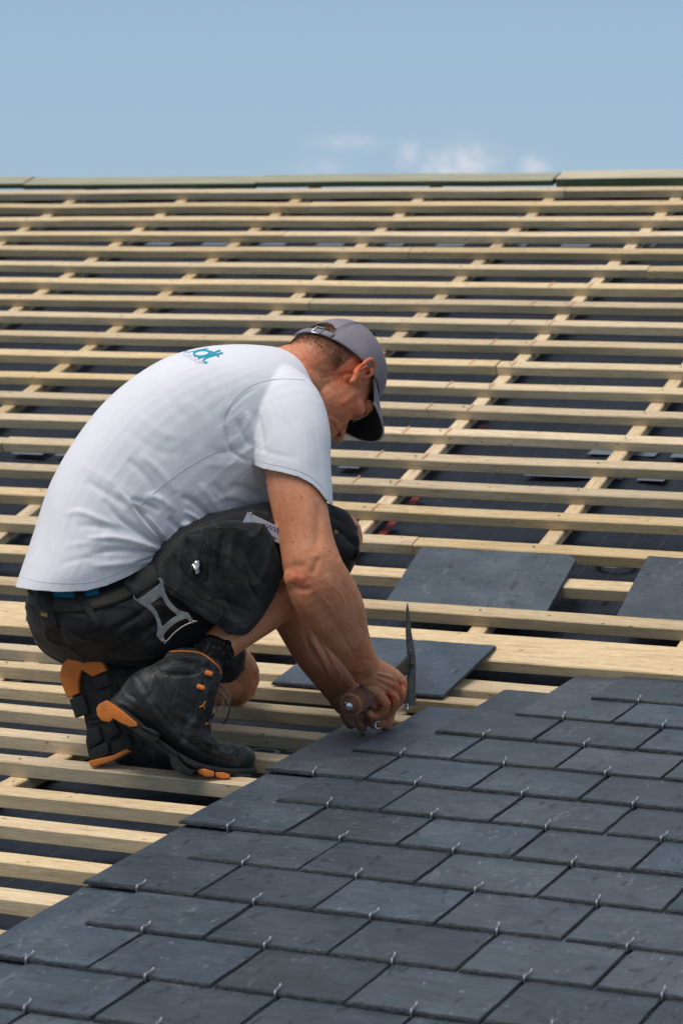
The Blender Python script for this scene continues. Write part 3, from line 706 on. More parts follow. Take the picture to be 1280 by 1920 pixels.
def patch(bvh, poly, lift=1.0, thick=2.0, step=6, bulge=0, dflt=0):
    """a closed piece of cloth with a picture outline, following a surface"""
    bm = bmesh.new(); vs = [bm.verts.new((p[0], p[1], 0)) for p in poly]; bm.faces.new(vs)
    bmesh.ops.triangulate(bm, faces=bm.faces[:])
    xs = [p[0] for p in poly]; ys = [p[1] for p in poly]
    for ax, lo, hi in ((0, min(xs), max(xs)), (1, min(ys), max(ys))):
        q = lo+step
        while q < hi:
            no = (1, 0, 0) if ax == 0 else (0, 1, 0); co = (q, 0, 0) if ax == 0 else (0, q, 0)
            bmesh.ops.bisect_plane(bm, geom=bm.verts[:]+bm.edges[:]+bm.faces[:], plane_co=co, plane_no=no); q += step
    bm.verts.index_update(); P = np.array([v.co[:2] for v in bm.verts]); F = [[v.index for v in f.verts] for f in bm.faces]
    bnd = [(e.verts[0].index, e.verts[1].index) for e in bm.edges if e.is_boundary]; bm.free()
    pl = [tuple(p) for p in poly]; d, _ = stroke_dist(P, pl+[pl[0]]); R = max(d.max(), 1e-6); top, bot = [], []
    for p, dd in zip(P, d):
        h_, no = hit(bvh, p[0], p[1], dflt); off = np.array([0, 0, -1.])*.5+no*.5
        e = min(dd/8, 1)**.5; base = np.array([p[0], p[1], h_[2]])
        top.append(base+off*(lift+thick*(.35+.65*e)+bulge*math.sqrt(min(dd/R*1.4, 1)))); bot.append(base+off*(lift-2))
    n = len(P); Fs = [tuple(f) for f in F]+[tuple(i+n for i in f[::-1]) for f in F]+[(a, b, b+n, a+n) for a, b in bnd]
    return top+bot, Fs
def flat_text(bvh, s, org, ux, uy, size, lift=.8, dflt=0, space=1.0, fat=0):
    """print on a surface: ux = picture vector of one em along the line, uy = letter height direction"""
    V, F = text_mesh(s, 1.0, 0, 4, space, fat); out = []
    for x, y, z in V:
        q = np.array(org)+np.array(ux)*x*size+np.array(uy)*y*size; p, no = hit(bvh, q[0], q[1], dflt); out.append((q[0], q[1], p[2]-lift))
    return out, F
def sew(bvh, path, name, mat, parent, wd=1.2, lift=.2, thick=1.0, k=6):
    V, F = strip(bvh, path, wd, lift, thick, k, 3); return from_vf(V, F, name, mat, parent)
def curve_plate(outlines, thick, zfn, res=6, bevel=.4):
    """flat plate with holes: outlines in picture mm, first is the rim"""
    cu = bpy.data.curves.new('c', 'CURVE'); cu.dimensions = '2D'; cu.fill_mode = 'BOTH'; cu.extrude = thick/2; cu.bevel_depth = bevel; cu.bevel_resolution = 1
    for ol in outlines:
        sp = cu.splines.new('POLY'); Q = interp_sections(list(ol)+[ol[0]], res)[:-1] if res > 1 else np.array(ol); sp.points.add(len(Q)-1)
        for i, q in enumerate(Q): sp.points[i].co = (q[0], q[1], 0, 1)
        sp.use_cyclic_u = True
    o = bpy.data.objects.new('c', cu); COL.objects.link(o); dg = bpy.context.evaluated_depsgraph_get()
    me = bpy.data.meshes.new_from_object(o.evaluated_get(dg)); bpy.data.objects.remove(o); bpy.data.curves.remove(cu)
    co = get_co(me); co[:, 2] += np.array([zfn(x, y) for x, y in co[:, :2]]); set_co(me, co); return me

zs = lambda x: 60+.40*(x-170)
person = empty('person', tuple(at([(300, 1445, 60)])[0])); bpy.context.view_layer.update()
tag(person, 'roofer in white t-shirt, grey cap and black shorts crouching with a hammer over the slates', 'person')

# ---------------- head frame, fitted to the photo
HR, HF, HU = np.array([.789, -.014, -.614]), np.array([.285, .894, .347]), np.array([.544, -.449, .709])
HM = np.c_[HR, HF, HU]; HO = np.array([613.9, 706.6, 236.0])
def hd(p): return HO+HM@np.array(p, float)
def hball(c, r): v, f = ball((0, 0, 0), r, n=20); return [tuple(HO+HM@(np.array(x)+np.array(c))) for x in v], f
def hlimb(P, n=14):
    v, f = limb([(p[0], p[1], p[2], p[3]) for p in P], 4, n, depth=(1, 0, .01)); return [tuple(HO+HM@np.array(x)) for x in v], f

body_parts = [
    # trunk under the clothes
    limb([(230, 1040, 90, 50, 60), (240, 980, 95, 70, 80), (300, 870, 120, 105, 120), (400, 780, 160, 100, 125), (490, 745, 185, 85, 125)]),
    limb([(530, 775, 45, 55), (500, 750, 180, 70), (495, 780, 330, 55)]),
    # neck and head
    limb([(490, 745, 178, 72), (545, 712, 200, 66), (590, 700, 222, 62), (612, 702, 234, 60)]),
    hball((0, -4, 28), (74, 92, 84)), hball((0, 34, 2), (66, 60, 74)), hball((0, 42, -42), (56, 52, 48)), hball((0, 70, -72), (30, 26, 24)),
    hball((0, -50, -20), (56, 48, 60)),
    hball((0, 30, -30), (67, 64, 60)), hball((0, 52, -50), (50, 46, 44)), hball((0, 22, -48), (60, 48, 40)),
    hlimb([(0, 88, 18, 9), (0, 100, -4, 11), (0, 112, -24, 13)]), hball((13, 100, -29), (9, 10, 8)), hball((-13, 100, -29), (9, 10, 8)),
    hball((44, 58, -8), (24, 26, 22)), hball((-44, 58, -8), (24, 26, 22)),
    hlimb([(-52, 74, 26, 12), (-25, 90, 31, 12), (0, 92, 28, 11), (25, 90, 31, 12), (52, 74, 26, 12)]),
    hlimb([(-24, 88, -54, 7), (0, 98, -52, 9), (24, 88, -54, 7)]), hlimb([(-22, 86, -64, 7), (0, 94, -66, 9), (22, 86, -64, 7)]),
    hball((27, 76, 10), (16, 14, 12)), hball((-27, 76, 10), (16, 14, 12)),
    # right ear: helix, lobe, concha
    hlimb([(76, 8, 6, 3.4), (84, 8, 22, 4), (89, -4, 32, 4.2), (93, -20, 28, 4.4), (94, -26, 12, 4.2), (90, -20, -6, 4), (84, -10, -20, 4.6), (79, -3, -29, 6), (77, 2, -20, 4)]),
    hlimb([(84, -2, 22, 3), (87, -14, 14, 3), (84, -14, -4, 3), (80, -8, -12, 3)]), hball((79, -9, 2), (5, 14, 24)), hball((77, 8, -8), (5, 4, 6)),
    # right arm
    limb([(530, 770, 48, 58, 60), (550, 840, 20, 57, 56), (553, 900, 5, 54.5, 52), (563, 960, -8, 52.5, 50), (574, 1015, -22, 52, 49), (586, 1062, -32, 56, 50), (600, 1105, -25, 60, 47), (621, 1145, 5, 54, 42), (643, 1183, 50, 44, 37), (664, 1217, 95, 35, 31), (680, 1245, 130, 30, 25), (690, 1262, 150, 30, 25)]),
    ball((558, 1082, -48), (27, 27, 24)),
    limb([(612, 1060, -40, 30), (646, 1130, 5, 34, 30), (668, 1190, 70, 24), (686, 1235, 125, 18)]),
    # left arm
    limb([(495, 790, 350, 56), (505, 960, 360, 48), (515, 1085, 325, 46), (557, 1160, 305, 44), (590, 1222, 283, 40), (622, 1270, 276, 34), (645, 1302, 284, 31, 24)]),
    # left leg, kneeling
    limb([(230, 1110, 160, 60), (330, 1180, 330, 66), (425, 1258, 470, 56), (436, 1275, 482, 50)]),
    limb([(432, 1268, 480, 46), (400, 1280, 430, 46), (330, 1283, 330, 44), (250, 1278, 220, 36), (220, 1278, 180, 30)]),
    # right leg, knee up
    limb([(300, 1090, 40, 60), (400, 1060, 50, 66), (560, 1015, 100, 62), (628, 1010, 124, 52)]),
    limb([(632, 1006, 124, 48), (600, 1050, 105, 50), (545, 1098, 80, 50), (490, 1144, 42, 45), (440, 1185, 8, 38), (402, 1222, -19, 33), (380, 1262, -32, 31)]),
    ball((640, 1002, 125), (34, 40, 42)),
]
# hands ------------------------------------------------------------
HZ = 205.0
RH = [  # right hand closed round the hammer handle
    limb([(683, 1252, 148, 29, 22), (702, 1268, 168, 33, 21), (720, 1280, 188, 34, 20), (734, 1288, 203, 27, 18)]),
    limb([(700, 1247, 180, 15), (722, 1257, 203, 14), (741, 1268, 222, 12.5)]), limb([(690, 1283, 158, 15), (708, 1300, 176, 14)]),
    limb([(736, 1264, 224, 11), (752, 1279, 234, 11), (750, 1301, 244, 9.6), (736, 1316, 240, 9), (722, 1315, 230, 8.6)]),
    limb([(736, 1279, 205, 10.6), (751, 1296, 213, 10.6), (745, 1319, 226, 9.4), (729, 1331, 226, 8.8), (714, 1327, 216, 8.4)]),
    limb([(726, 1294, 188, 10.2), (740, 1311, 193, 10.2), (733, 1333, 208, 8.8), (718, 1341, 210, 8.2), (705, 1336, 204, 8)]),
    limb([(712, 1304, 172, 9.4), (724, 1320, 172, 9.2), (717, 1338, 186, 8.0), (704, 1343, 190, 7.6), (694, 1338, 186, 7.2)]),
    limb([(683, 1270, 168, 14), (690, 1290, 198, 12.5), (706, 1300, 230, 11.5), (724, 1296, 252, 10)]),
]
LH = [  # left hand, fingertips on the slate holding a hook in place
    limb([(640, 1298, 282, 30, 24), (652, 1314, 276, 30, 24), (668, 1326, 266, 28, 22), (684, 1330, 258, 22, 18)]),
    limb([(648, 1322, 256, 11.5), (648, 1340, 246, 11), (655, 1354, 240, 10), (658, 1358, 239, 9.4)]),
    limb([(664, 1328, 250, 12), (669, 1346, 238, 11.5), (677, 1360, 234, 10.6), (679, 1363, 233, 9.8)]),
    limb([(684, 1326, 248, 13), (691, 1338, 232, 13), (697, 1350, 232, 11), (700, 1357, 234, 10)]),
    limb([(696, 1332, 256, 12), (707, 1344, 244, 11.5), (711, 1355, 244, 10), (712, 1359, 245, 9)]),
    limb([(690, 1322, 280, 15), (716, 1320, 272, 14.5), (728, 1336, 262, 13), (726, 1352, 258, 11), (722, 1361, 256, 9)]),
]
body_me = merged(body_parts+RH+LH, 2.0, 3, 'body')
sculpt(body_me, [
    # eye, brow, nostril, mouth corner, cheek, ear hollow, neck folds
    ([(662, 792), (674, 788), (686, 776)], 2.6, -5.5), ([(660, 797), (672, 797), (684, 788)], 2.5, 2.2), ([(668, 780), (680, 773), (688, 762)], 3.0, 2.0), ([(652, 805), (664, 802), (676, 797)], 2.0, -1.4),
    ([(690, 768), (694, 776), (690, 786)], 2.5, -2.0),
    ([(630, 806), (636, 812), (634, 818)], 3.0, -3.5), ([(618, 790), (626, 799), (630, 806)], 2.2, -2.0), ([(612, 782), (624, 786), (634, 796)], 3.5, 1.2),
    ([(672, 702), (678, 690), (684, 684)], 3.2, -5.0), ([(664, 712), (668, 700)], 3, -2.5), ([(640, 705), (652, 700), (664, 702)], 3.5, -3.0), ([(600, 712), (625, 704), (648, 708)], 4, -2.2),
    ([(640, 760), (655, 745), (668, 735)], 6, 1.8), ([(590, 690), (615, 682), (640, 680)], 4, -1.0), ([(560, 690), (590, 715), (612, 745)], 8, 1.6), ([(545, 655), (560, 668), (572, 684)], 4, -1.2),
    # right arm: triceps, elbow, forearm muscle groups, veins
    ([(522, 920), (530, 1000), (540, 1050)], 12, -2.0), ([(600, 940), (596, 1000), (590, 1040)], 9, -2.6), ([(575, 900), (578, 960), (580, 1010)], 16, 1.8),
    ([(545, 1058), (560, 1062), (576, 1060)], 7, -2.2), ([(540, 1092), (560, 1104), (585, 1106)], 6, -3.6), ([(585, 1080), (592, 1060), (596, 1044)], 6, -3.0), ([(548, 1078), (562, 1084), (572, 1090)], 8, 2.6),
    ([(612, 1075), (625, 1110), (640, 1150), (655, 1185)], 9, 2.8), ([(585, 1112), (605, 1142), (628, 1172), (648, 1204)], 7, -3.0), ([(560, 1120), (590, 1160), (620, 1196), (645, 1226)], 8, 2.2),
    ([(628, 1060), (645, 1100), (655, 1140)], 5, -1.8), ([(640, 1190), (655, 1215), (668, 1240)], 3.5, -1.6), ([(600, 1118), (622, 1140), (632, 1166)], 2.0, 1.6), ([(615, 1090), (640, 1118), (650, 1150), (664, 1186)], 1.8, 1.3),
    ([(660, 1262), (676, 1266), (694, 1256)], 3.0, -2.0), ([(668, 1240), (684, 1236), (700, 1240)], 3.0, -1.2),
    # left forearm tendons and veins
    ([(580, 1195), (596, 1222), (612, 1252), (622, 1280)], 3.0, 3.4), ([(590, 1190), (606, 1216), (622, 1246)], 3.5, -3.2), ([(612, 1220), (626, 1246), (640, 1270)], 3.0, 2.2), ([(570, 1180), (580, 1215), (600, 1250)], 4, -2.0),
    # knuckles and tendons of the right hand
    ([(705, 1262), (722, 1266), (740, 1272)], 2.6, 1.8), ([(704, 1270), (722, 1277), (742, 1286)], 2.6, 1.6), ([(700, 1278), (716, 1287), (732, 1298)], 2.6, 1.6), ([(706, 1266), (724, 1272), (742, 1280)], 2.0, -1.6), ([(702, 1275), (718, 1283), (736, 1293)], 2.0, -1.8),
    ([(741, 1278), (749, 1282), (754, 1290)], 2.0, -2.0), ([(738, 1292), (745, 1297), (748, 1304)], 2.0, -2.0), ([(726, 1304), (734, 1308), (738, 1314)], 2.0, -2.0),
    ([(744, 1272), (752, 1286), (748, 1308)], 2.2, -3.5), ([(734, 1287), (744, 1303), (740, 1324)], 2.2, -3.5), ([(722, 1300), (731, 1316), (726, 1336)], 2.2, -3.5),
    ([(656, 1332), (662, 1346), (667, 1362)], 2.4, -6.0), ([(678, 1336), (685, 1350), (690, 1364)], 2.4, -6.0), ([(660, 1318), (680, 1326), (700, 1330)], 3, -2.5),
    # calf
    ([(440, 1170), (480, 1138), (520, 1110)], 14, 2.5), ([(420, 1205), (440, 1200), (460, 1186)], 6, -2.0),
])
def body_tint(co, no):
    n = len(co); c = np.ones((n, 3)); x, y, z = co.T
    def blob(cx, cy, r, col, zc=None, rz=60):
        d = ((x-cx)**2+(y-cy)**2)/r**2
        if zc is not None: d = d+((z-zc)/rz)**2
        g = np.exp(-d)[:, None]; c[:] = c*(1-g)+c*np.array(col)*g
    blob(680, 686, 22, (1.15, .62, .55)); blob(655, 765, 34, (1.05, .72, .66)); blob(562, 1088, 20, (1.05, .70, .68)); blob(570, 680, 34, (1.05, .80, .74)); blob(640, 700, 24, (1.1, .72, .66))
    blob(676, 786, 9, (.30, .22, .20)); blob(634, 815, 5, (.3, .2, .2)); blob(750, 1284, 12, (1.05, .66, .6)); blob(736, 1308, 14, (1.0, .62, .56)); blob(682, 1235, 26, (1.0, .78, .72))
    blob(600, 650, 34, (.66, .58, .52)); blob(632, 665, 26, (.72, .64, .58)); blob(600, 598, 30, (.04, .04, .04))                # cropped hairline; near-black blob is painted shade inside the cap opening
    # dirt on the left hand; painted shade over the left forearm
    h = (z > 190) & (y > 1240) & (x > 560) & (x < 712); g = np.clip((y-1235)/85, 0, 1)*np.clip((718-x)/26, 0, 1)*h
    c *= (1-g[:, None]*np.array([.68, .64, .60]))
    h = (z > 200) & (y > 1120) & (x > 490) & (x < 660); g = .35*np.clip((y-1120)/120, 0, 1)*h; c *= (1-g[:, None]*np.array([.7, .75, .75]))
    h = (y > 1302) & (z < 250) & (x > 700); c *= (1-(h*.30)[:, None]*np.array([.7, .8, .85]))  # painted shade on the curled right fingers below the knuckles
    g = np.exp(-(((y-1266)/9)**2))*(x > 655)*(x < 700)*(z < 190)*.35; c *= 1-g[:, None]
    return c
tint_attr(body_me, body_tint)
BVB = bvh_of(body_me)
body = finish(body_me, 'body', M_SKIN, person)

# ---------------- t-shirt
torso = pair_loft([(12, 1175, 335, 1120, 61, 144, 136), (24, 1120, 335, 1072, 64, 154, 131), (36, 1080, 345, 1050, 68, 159, 130), (63, 1000, 395, 1035, 84, 162, 139), (95, 905, 440, 1012, 99, 164, 145), (142, 822, 480, 985, 116, 166, 142), (205, 745, 518, 960, 137, 170, 131), (285, 684, 556, 930, 160, 178, 114), (355, 656, 585, 888, 180, 186, 97), (430, 646, 604, 830, 199, 182, 73), (497, 648, 606, 780, 213, 144, 46), (542, 657, 604, 735, 221, 90, 26), (556, 668, 606, 728, 224, 78, 21)], 5, 44, 2.25)
sleeve = limb([(505, 742, 110, 70, 62), (532, 768, 55, 74, 66), (546, 815, 28, 74, 66), (549, 860, 12, 71, 62), (552, 905, 5, 70, 60), (554, 950, 0, 70, 58)], 5, 32)
sleeve2 = limb([(500, 745, 270, 66), (490, 780, 345, 68), (498, 850, 365, 62), (500, 890, 368, 58)], 5, 28)
shirt_me = merged([torso, sleeve, sleeve2], 2.5, 7, 'shirt')
nx = lambda pts: (lambda x, P=np.array(pts, float): float(np.interp(x, P[:, 0], P[:, 1])))
hem = nx([(-50, 1096), (20, 1099), (60, 1106), (110, 1110), (160, 1108), (200, 1098), (240, 1081), (275, 1062), (300, 1046), (316, 1032), (322, 1036), (335, 1060), (345, 1400), (900, 1400)])
slv = nx([(430, 858), (466, 868), (495, 879), (530, 886), (560, 894), (585, 907), (600, 921), (610, 935), (640, 960)])
cut_below(shirt_me, hem, lambda x, y, z: x < 345)
cut_below(shirt_me, slv, lambda x, y, z: ((x-553)/82)**2+((z-5)/72)**2 < 1)
flank = merged([torso], 3.0, 7, 'flank')
bm = bmesh.new(); bm.from_mesh(flank); bmesh.ops.delete(bm, geom=[v for v in bm.verts if v.co.x < 430 or v.co.y < 800 or v.co.x > 600], context='VERTS')
for v in bm.verts: v.co -= v.normal*1.6
bm.to_mesh(flank); bm.free()
bm = bmesh.new(); bm.from_mesh(shirt_me); bm.from_mesh(flank); bm.to_mesh(shirt_me); bm.free()
# neck opening: remove everything beyond the collar line
bm = bmesh.new(); bm.from_mesh(shirt_me)
A_, B_ = Vector((541, 640, 0)), Vector((612, 760, 0)); nrm = Vector((.86, -.50, .0)).normalized()
bmesh.ops.bisect_plane(bm, geom=bm.verts[:]+bm.edges[:]+bm.faces[:], plane_co=(552, 662, 200), plane_no=Vector((.90, -.42, .10)).normalized(), clear_outer=True); bm.to_mesh(shirt_me); bm.free()
FOLDS = [
    # gathered at the pocket: strong creases converging near (312, 1032)
    ([(312, 1030), (270, 1000), (228, 975), (196, 935)], 7, -9, 'a'), ([(312, 1026), (272, 985), (240, 940), (215, 915)], 6, 6), ([(314, 1022), (285, 985), (262, 960), (246, 945)], 5, -11, 'a'), ([(310, 1012), (290, 985), (272, 965)], 4, 8),
    ([(312, 1034), (262, 1018), (215, 1008), (160, 1010)], 7, 6), ([(312, 1040), (262, 1035), (215, 1032), (170, 1040)], 7, -7, 'a'), ([(306, 1046), (262, 1052), (220, 1058), (170, 1062)], 8, 5), ([(308, 1042), (280, 1048), (250, 1056)], 4, -6, 'a'),
    ([(312, 1024), (255, 1000), (205, 988), (140, 985)], 9, -5, 'a'), ([(240, 1000), (190, 975), (150, 960), (120, 965)], 8, 4),
    ([(225, 1025), (170, 1018), (120, 1025)], 7, 3), ([(200, 1045), (150, 1048), (110, 1060)], 7, -3),
    # belly folds above the thigh
    ([(402, 978), (380, 955), (360, 938), (340, 932)], 7, -10, 'a'), ([(390, 985), (362, 968), (345, 958)], 6, 7), ([(356, 1000), (330, 985), (318, 968)], 7, -8), ([(372, 990), (352, 982), (338, 990)], 6, 8),
    ([(420, 968), (395, 935), (375, 905)], 8, 4), ([(430, 955), (420, 930), (400, 905)], 7, -5), ([(470, 945), (440, 930), (410, 935)], 8, 4), ([(490, 935), (460, 915), (430, 912)], 9, -5),
    ([(330, 960), (300, 935), (270, 930)], 8, 4), ([(300, 960), (275, 945), (245, 935)], 6, -5),
    # back and flank: long soft diagonals
    ([(160, 900), (200, 925), (240, 950)], 9, -4), ([(150, 870), (210, 905), (262, 940)], 10, 3.5), ([(240, 860), (275, 895), (300, 935)], 9, -4.5), ([(262, 850), (300, 885), (330, 925)], 9, 4),
    ([(200, 960), (190, 1000), (196, 1050), (205, 1085)], 9, -3), ([(95, 930), (82, 1000), (80, 1060)], 10, -3.2), ([(112, 930), (100, 1000), (102, 1060)], 9, 3), ([(140, 940), (132, 1000), (140, 1060)], 9, -2.6),
    ([(230, 800), (270, 830), (310, 850), (340, 845)], 11, -3), ([(250, 770), (300, 810), (345, 820)], 12, 3), ([(330, 760), (360, 800), (375, 850)], 10, -3.5), ([(350, 745), (385, 785), (400, 840)], 10, 3.5), ([(300, 740), (330, 790), (350, 850)], 10, 2.5),
    ([(385, 720), (400, 760), (410, 800)], 8, -3.5), ([(410, 700), (425, 735), (440, 765)], 8, -3), ([(398, 705), (415, 745), (425, 780)], 6, 2.5), ([(400, 850), (440, 845), (470, 830)], 10, -4), ([(380, 870), (430, 872), (465, 862)], 9, 3),
    # armpit and sleeve
    ([(420, 792), (430, 770), (455, 745), (480, 728)], 4, -3), ([(424, 800), (428, 830), (440, 850), (468, 866)], 5, -6), ([(445, 785), (455, 815), (470, 840)], 7, -6), ([(462, 770), (470, 800), (480, 830)], 6, 5), ([(480, 770), (490, 810), (495, 850)], 7, -4.5),
    ([(500, 760), (515, 810), (520, 860)], 9, 3), ([(530, 780), (548, 830), (552, 870)], 10, -3.2), ([(560, 790), (575, 840), (585, 880)], 10, 2.6), ([(585, 800), (598, 850), (602, 900)], 8, -2.5), ([(470, 835), (510, 850), (560, 860)], 7, -2.6),
    ([(440, 700), (480, 712), (520, 705)], 10, -1.6), ([(300, 700), (340, 715), (380, 705)], 14, -1.6), ([(520, 700), (560, 730), (590, 760)], 10, 1.6),
]
sculpt(shirt_me, [(f[0], f[1]*.78, f[2]*(.76 if abs(f[2]) > 3.6 else .42))+tuple(f[3:]) for f in FOLDS], zmax=230)
co = get_co(shirt_me); no = get_no(shirt_me)
def wrinkle(x, y, z):
    p = Vector(((x+y)*.020, (y-x)*.0065, z*.012)); q = Vector((x*.010, y*.010, 7)); mk = max(0, mnoise.noise(q)+.25)
    near = math.exp(-((x-320)/150)**2-((y-960)/90)**2)+.8*math.exp(-((x-455)/50)**2-((y-820)/80)**2)+.10
    return mnoise.noise(p*.6)*.7+(1-abs(mnoise.noise(p+Vector((3, 1, 2)))))**7*2.3*mk*near*1.1-(1-abs(mnoise.noise(p*1.7+Vector((9, 4, 2)))))**8*1.3*mk*near
nz = np.array([wrinkle(x, y, z) for x, y, z in co]); co += no*nz[:, None]; set_co(shirt_me, co)
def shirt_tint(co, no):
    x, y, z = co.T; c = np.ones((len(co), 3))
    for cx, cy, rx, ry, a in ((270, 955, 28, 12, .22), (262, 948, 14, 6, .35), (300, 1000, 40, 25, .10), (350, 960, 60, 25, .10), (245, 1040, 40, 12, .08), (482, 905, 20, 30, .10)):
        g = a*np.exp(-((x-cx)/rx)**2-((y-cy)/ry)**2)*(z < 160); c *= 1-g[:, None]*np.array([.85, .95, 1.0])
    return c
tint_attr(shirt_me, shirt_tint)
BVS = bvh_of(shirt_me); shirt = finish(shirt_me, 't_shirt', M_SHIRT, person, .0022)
def seam(path, name='seam', mat=M_GREYP, bv=None, par=None, w=1.3): return sew(bv or BVS, path, name, mat, par or shirt, w, -.2, .9)
M_SEAM = cloth_mat('shirt_seam', (.52, .52, .58), .05, .95)
seam([(572, 713), (550, 711), (510, 712), (470, 724), (440, 748), (424, 778), (420, 800)], mat=M_SEAM)
seam([(440, 842), (400, 850), (350, 878), (300, 915), (262, 950)], mat=M_SEAM)
seam([(470, 858), (500, 869), (535, 876), (565, 885), (588, 898), (604, 914)], mat=M_SEAM, w=1.0)
seam([(36, 1080), (70, 1090), (120, 1094), (165, 1092), (205, 1081), (245, 1063), (280, 1044)], mat=M_SEAM, w=1.0)
# turquoise print on the upper back; lines run across the back, letters stand towards the neck
LT = (([(363, 664), (366, 660), (373, 657.5), (382, 656.5), (390, 658), (393, 661), (389, 665.5), (377, 668.3), (367, 667), (363, 664)], 4.2), ([(371, 672.5), (395, 664), (413.5, 656.8)], 3.8),
      ([(389, 679), (385, 680), (381.5, 677), (386, 671.5), (402, 666), (418, 661.5)], 4.0), ([(395, 658.5), (411, 669)], 3.6), ([(352, 661), (372, 656.8), (390, 652.5)], 1.5), ([(346, 660), (352, 658.5)], 1.6))
for pth, wd_ in LT: sew(BVS, pth, 'logo_print', M_TEAL, shirt, wd_, -.3, .9, 5)
V, F = flat_text(BVS, 'GROUP', (340, 664), (.72, .40), (.70, -.50), 15, .8); from_vf(V, F, 'small_print', M_GREYP, shirt, False, False)

# ---------------- shorts
pelvis = pair_loft([(60, 1080, 325, 1050, 84, 122, 60), (52, 1110, 330, 1082, 80, 138, 60), (50, 1150, 325, 1120, 76, 156, 40), (60, 1190, 315, 1180, 76, 162), (84, 1222, 300, 1228, 104, 118), (118, 1244, 270, 1248, 124, 74)], 5, 44, 2.3)
thigh = pair_loft([(262, 1062, 200, 1235, 30, 80), (330, 990, 270, 1238, 14, 90), (400, 962, 350, 1212, 26, 94), (460, 948, 420, 1180, 48, 88), (530, 940, 490, 1132, 80, 82), (590, 941, 560, 1105, 104, 76), (630, 948, 612, 1100, 120, 70), (656, 964, 640, 1092, 128, 62), (672, 990, 660, 1070, 130, 48), (677, 1014, 670, 1045, 130, 28)], 5, 40, 2.3)
thigh2 = limb([(190, 1130, 150, 98), (300, 1180, 290, 88), (385, 1225, 410, 72), (428, 1240, 470, 46), (440, 1241, 486, 30)], 5, 32)
shorts_me = merged([pelvis, thigh, thigh2, limb([(130, 1214, 90, 24), (200, 1212, 80, 26), (290, 1218, 40, 36), (360, 1208, 40, 36)])], 3.2, 8, 'shorts')
sculpt(shorts_me, [
    ([(300, 1120), (250, 1160), (180, 1200), (120, 1215)], 6, -5), ([(320, 1150), (270, 1185), (210, 1222)], 6, -5), ([(330, 1172), (290, 1205), (240, 1232)], 6, 4), ([(120, 1130), (110, 1180), (125, 1225)], 8, -4),
    ([(620, 960), (640, 980), (655, 1010)], 7, -5), ([(626, 990), (650, 1015), (668, 1030)], 6, -5), ([(630, 975), (655, 1000), (672, 1012)], 6, 4), ([(620, 1040), (640, 1060), (655, 1075)], 7, -4), ([(640, 950), (655, 972), (664, 996)], 6, 4),
    ([(480, 955), (500, 985), (520, 1010)], 8, -4), ([(420, 1185), (400, 1205), (360, 1222)], 6, -4)])
co = get_co(shorts_me); no = get_no(shorts_me)
set_co(shorts_me, co+no*np.array([(1-abs(mnoise.noise(Vector((x*.012+y*.012, y*.02-x*.008, z*.012)))))**6*4-1 for x, y, z in co])[:, None])
BVP = bvh_of(shorts_me); shorts = finish(shorts_me, 'work_shorts', M_SHORT2, person)
# holster pocket bag hanging over the thigh
pocket_me = merged([pair_loft([(308, 1048, 298, 1094, -70, 12), (350, 1000, 330, 1120, -82, 16), (400, 985, 376, 1150, -76, 20), (450, 978, 418, 1180, -62, 20), (496, 985, 448, 1188, -44, 18), (520, 1030, 472, 1176, -30, 14), (532, 1075, 505, 1128, -12, 8)], 5, 28, 4)], 2.6, 4, 'pocket')
sculpt(pocket_me, [([(420, 1000), (410, 1060), (430, 1120), (440, 1160)], 5, -6), ([(436, 1000), (430, 1060), (450, 1120)], 5, 5), ([(455, 1060), (470, 1100), (490, 1130)], 5, -6), ([(395, 1125), (430, 1128), (470, 1150)], 5, -5), ([(480, 1020), (470, 1060), (500, 1100)], 5, -4),([(352, 1010), (372, 1040), (380, 1075), (390, 1092)], 6, -9), ([(338, 1015), (352, 1050), (372, 1085), (388, 1108)], 5, 6), ([(325, 1040), (345, 1075), (370, 1100)], 6, -6), ([(385, 1010), (388, 1050), (396, 1090)], 4, 4),
    ([(400, 1100), (430, 1130), (450, 1165)], 9, -6), ([(430, 1010), (470, 1050), (490, 1100)], 12, -4), ([(410, 1040), (440, 1080), (470, 1120)], 10, 4), ([(380, 1120), (410, 1150), (440, 1172)], 6, 4), ([(470, 1000), (495, 1040), (505, 1080)], 8, 3),
    ([(345, 1090), (375, 1120), (410, 1140)], 6, -4), ([(300, 1088), (330, 1112), (380, 1140), (425, 1170)], 3, -3)])
def fabric(me, f, amp, ay=.5):
    co = get_co(me); no = get_no(me)
    d = np.array([(1-abs(mnoise.noise(Vector((x*f, y*f*ay+x*f*.4, z*f)))))**6*amp+mnoise.noise(Vector((x*f*.5, y*f*.5, z*f*.5+4)))*amp*.6 for x, y, z in co]); set_co(me, co+no*d[:, None])
fabric(pocket_me, .022, 4.5)
BVK = bvh_of(pocket_me); pocket = finish(pocket_me, 'holster_pocket', M_SHORT, shorts)
from_vf(*patch(BVK, [(352, 1004), (382, 1000), (392, 1050), (388, 1084), (376, 1096), (362, 1060)], .5, 2, 6, 6), 'pocket_flap', M_SHORT, shorts)
for pth in ([(306, 1092), (345, 1116), (392, 1146), (430, 1170), (462, 1176)], [(388, 996), (392, 1040), (398, 1082), (408, 1096)], [(405, 990), (450, 990), (490, 1012), (510, 1050)]):
    sew(BVK, pth, 'stitching', cloth_mat('grey_thread', (.06, .06, .06), .1, .9), pocket, 1.0, .2, .8)
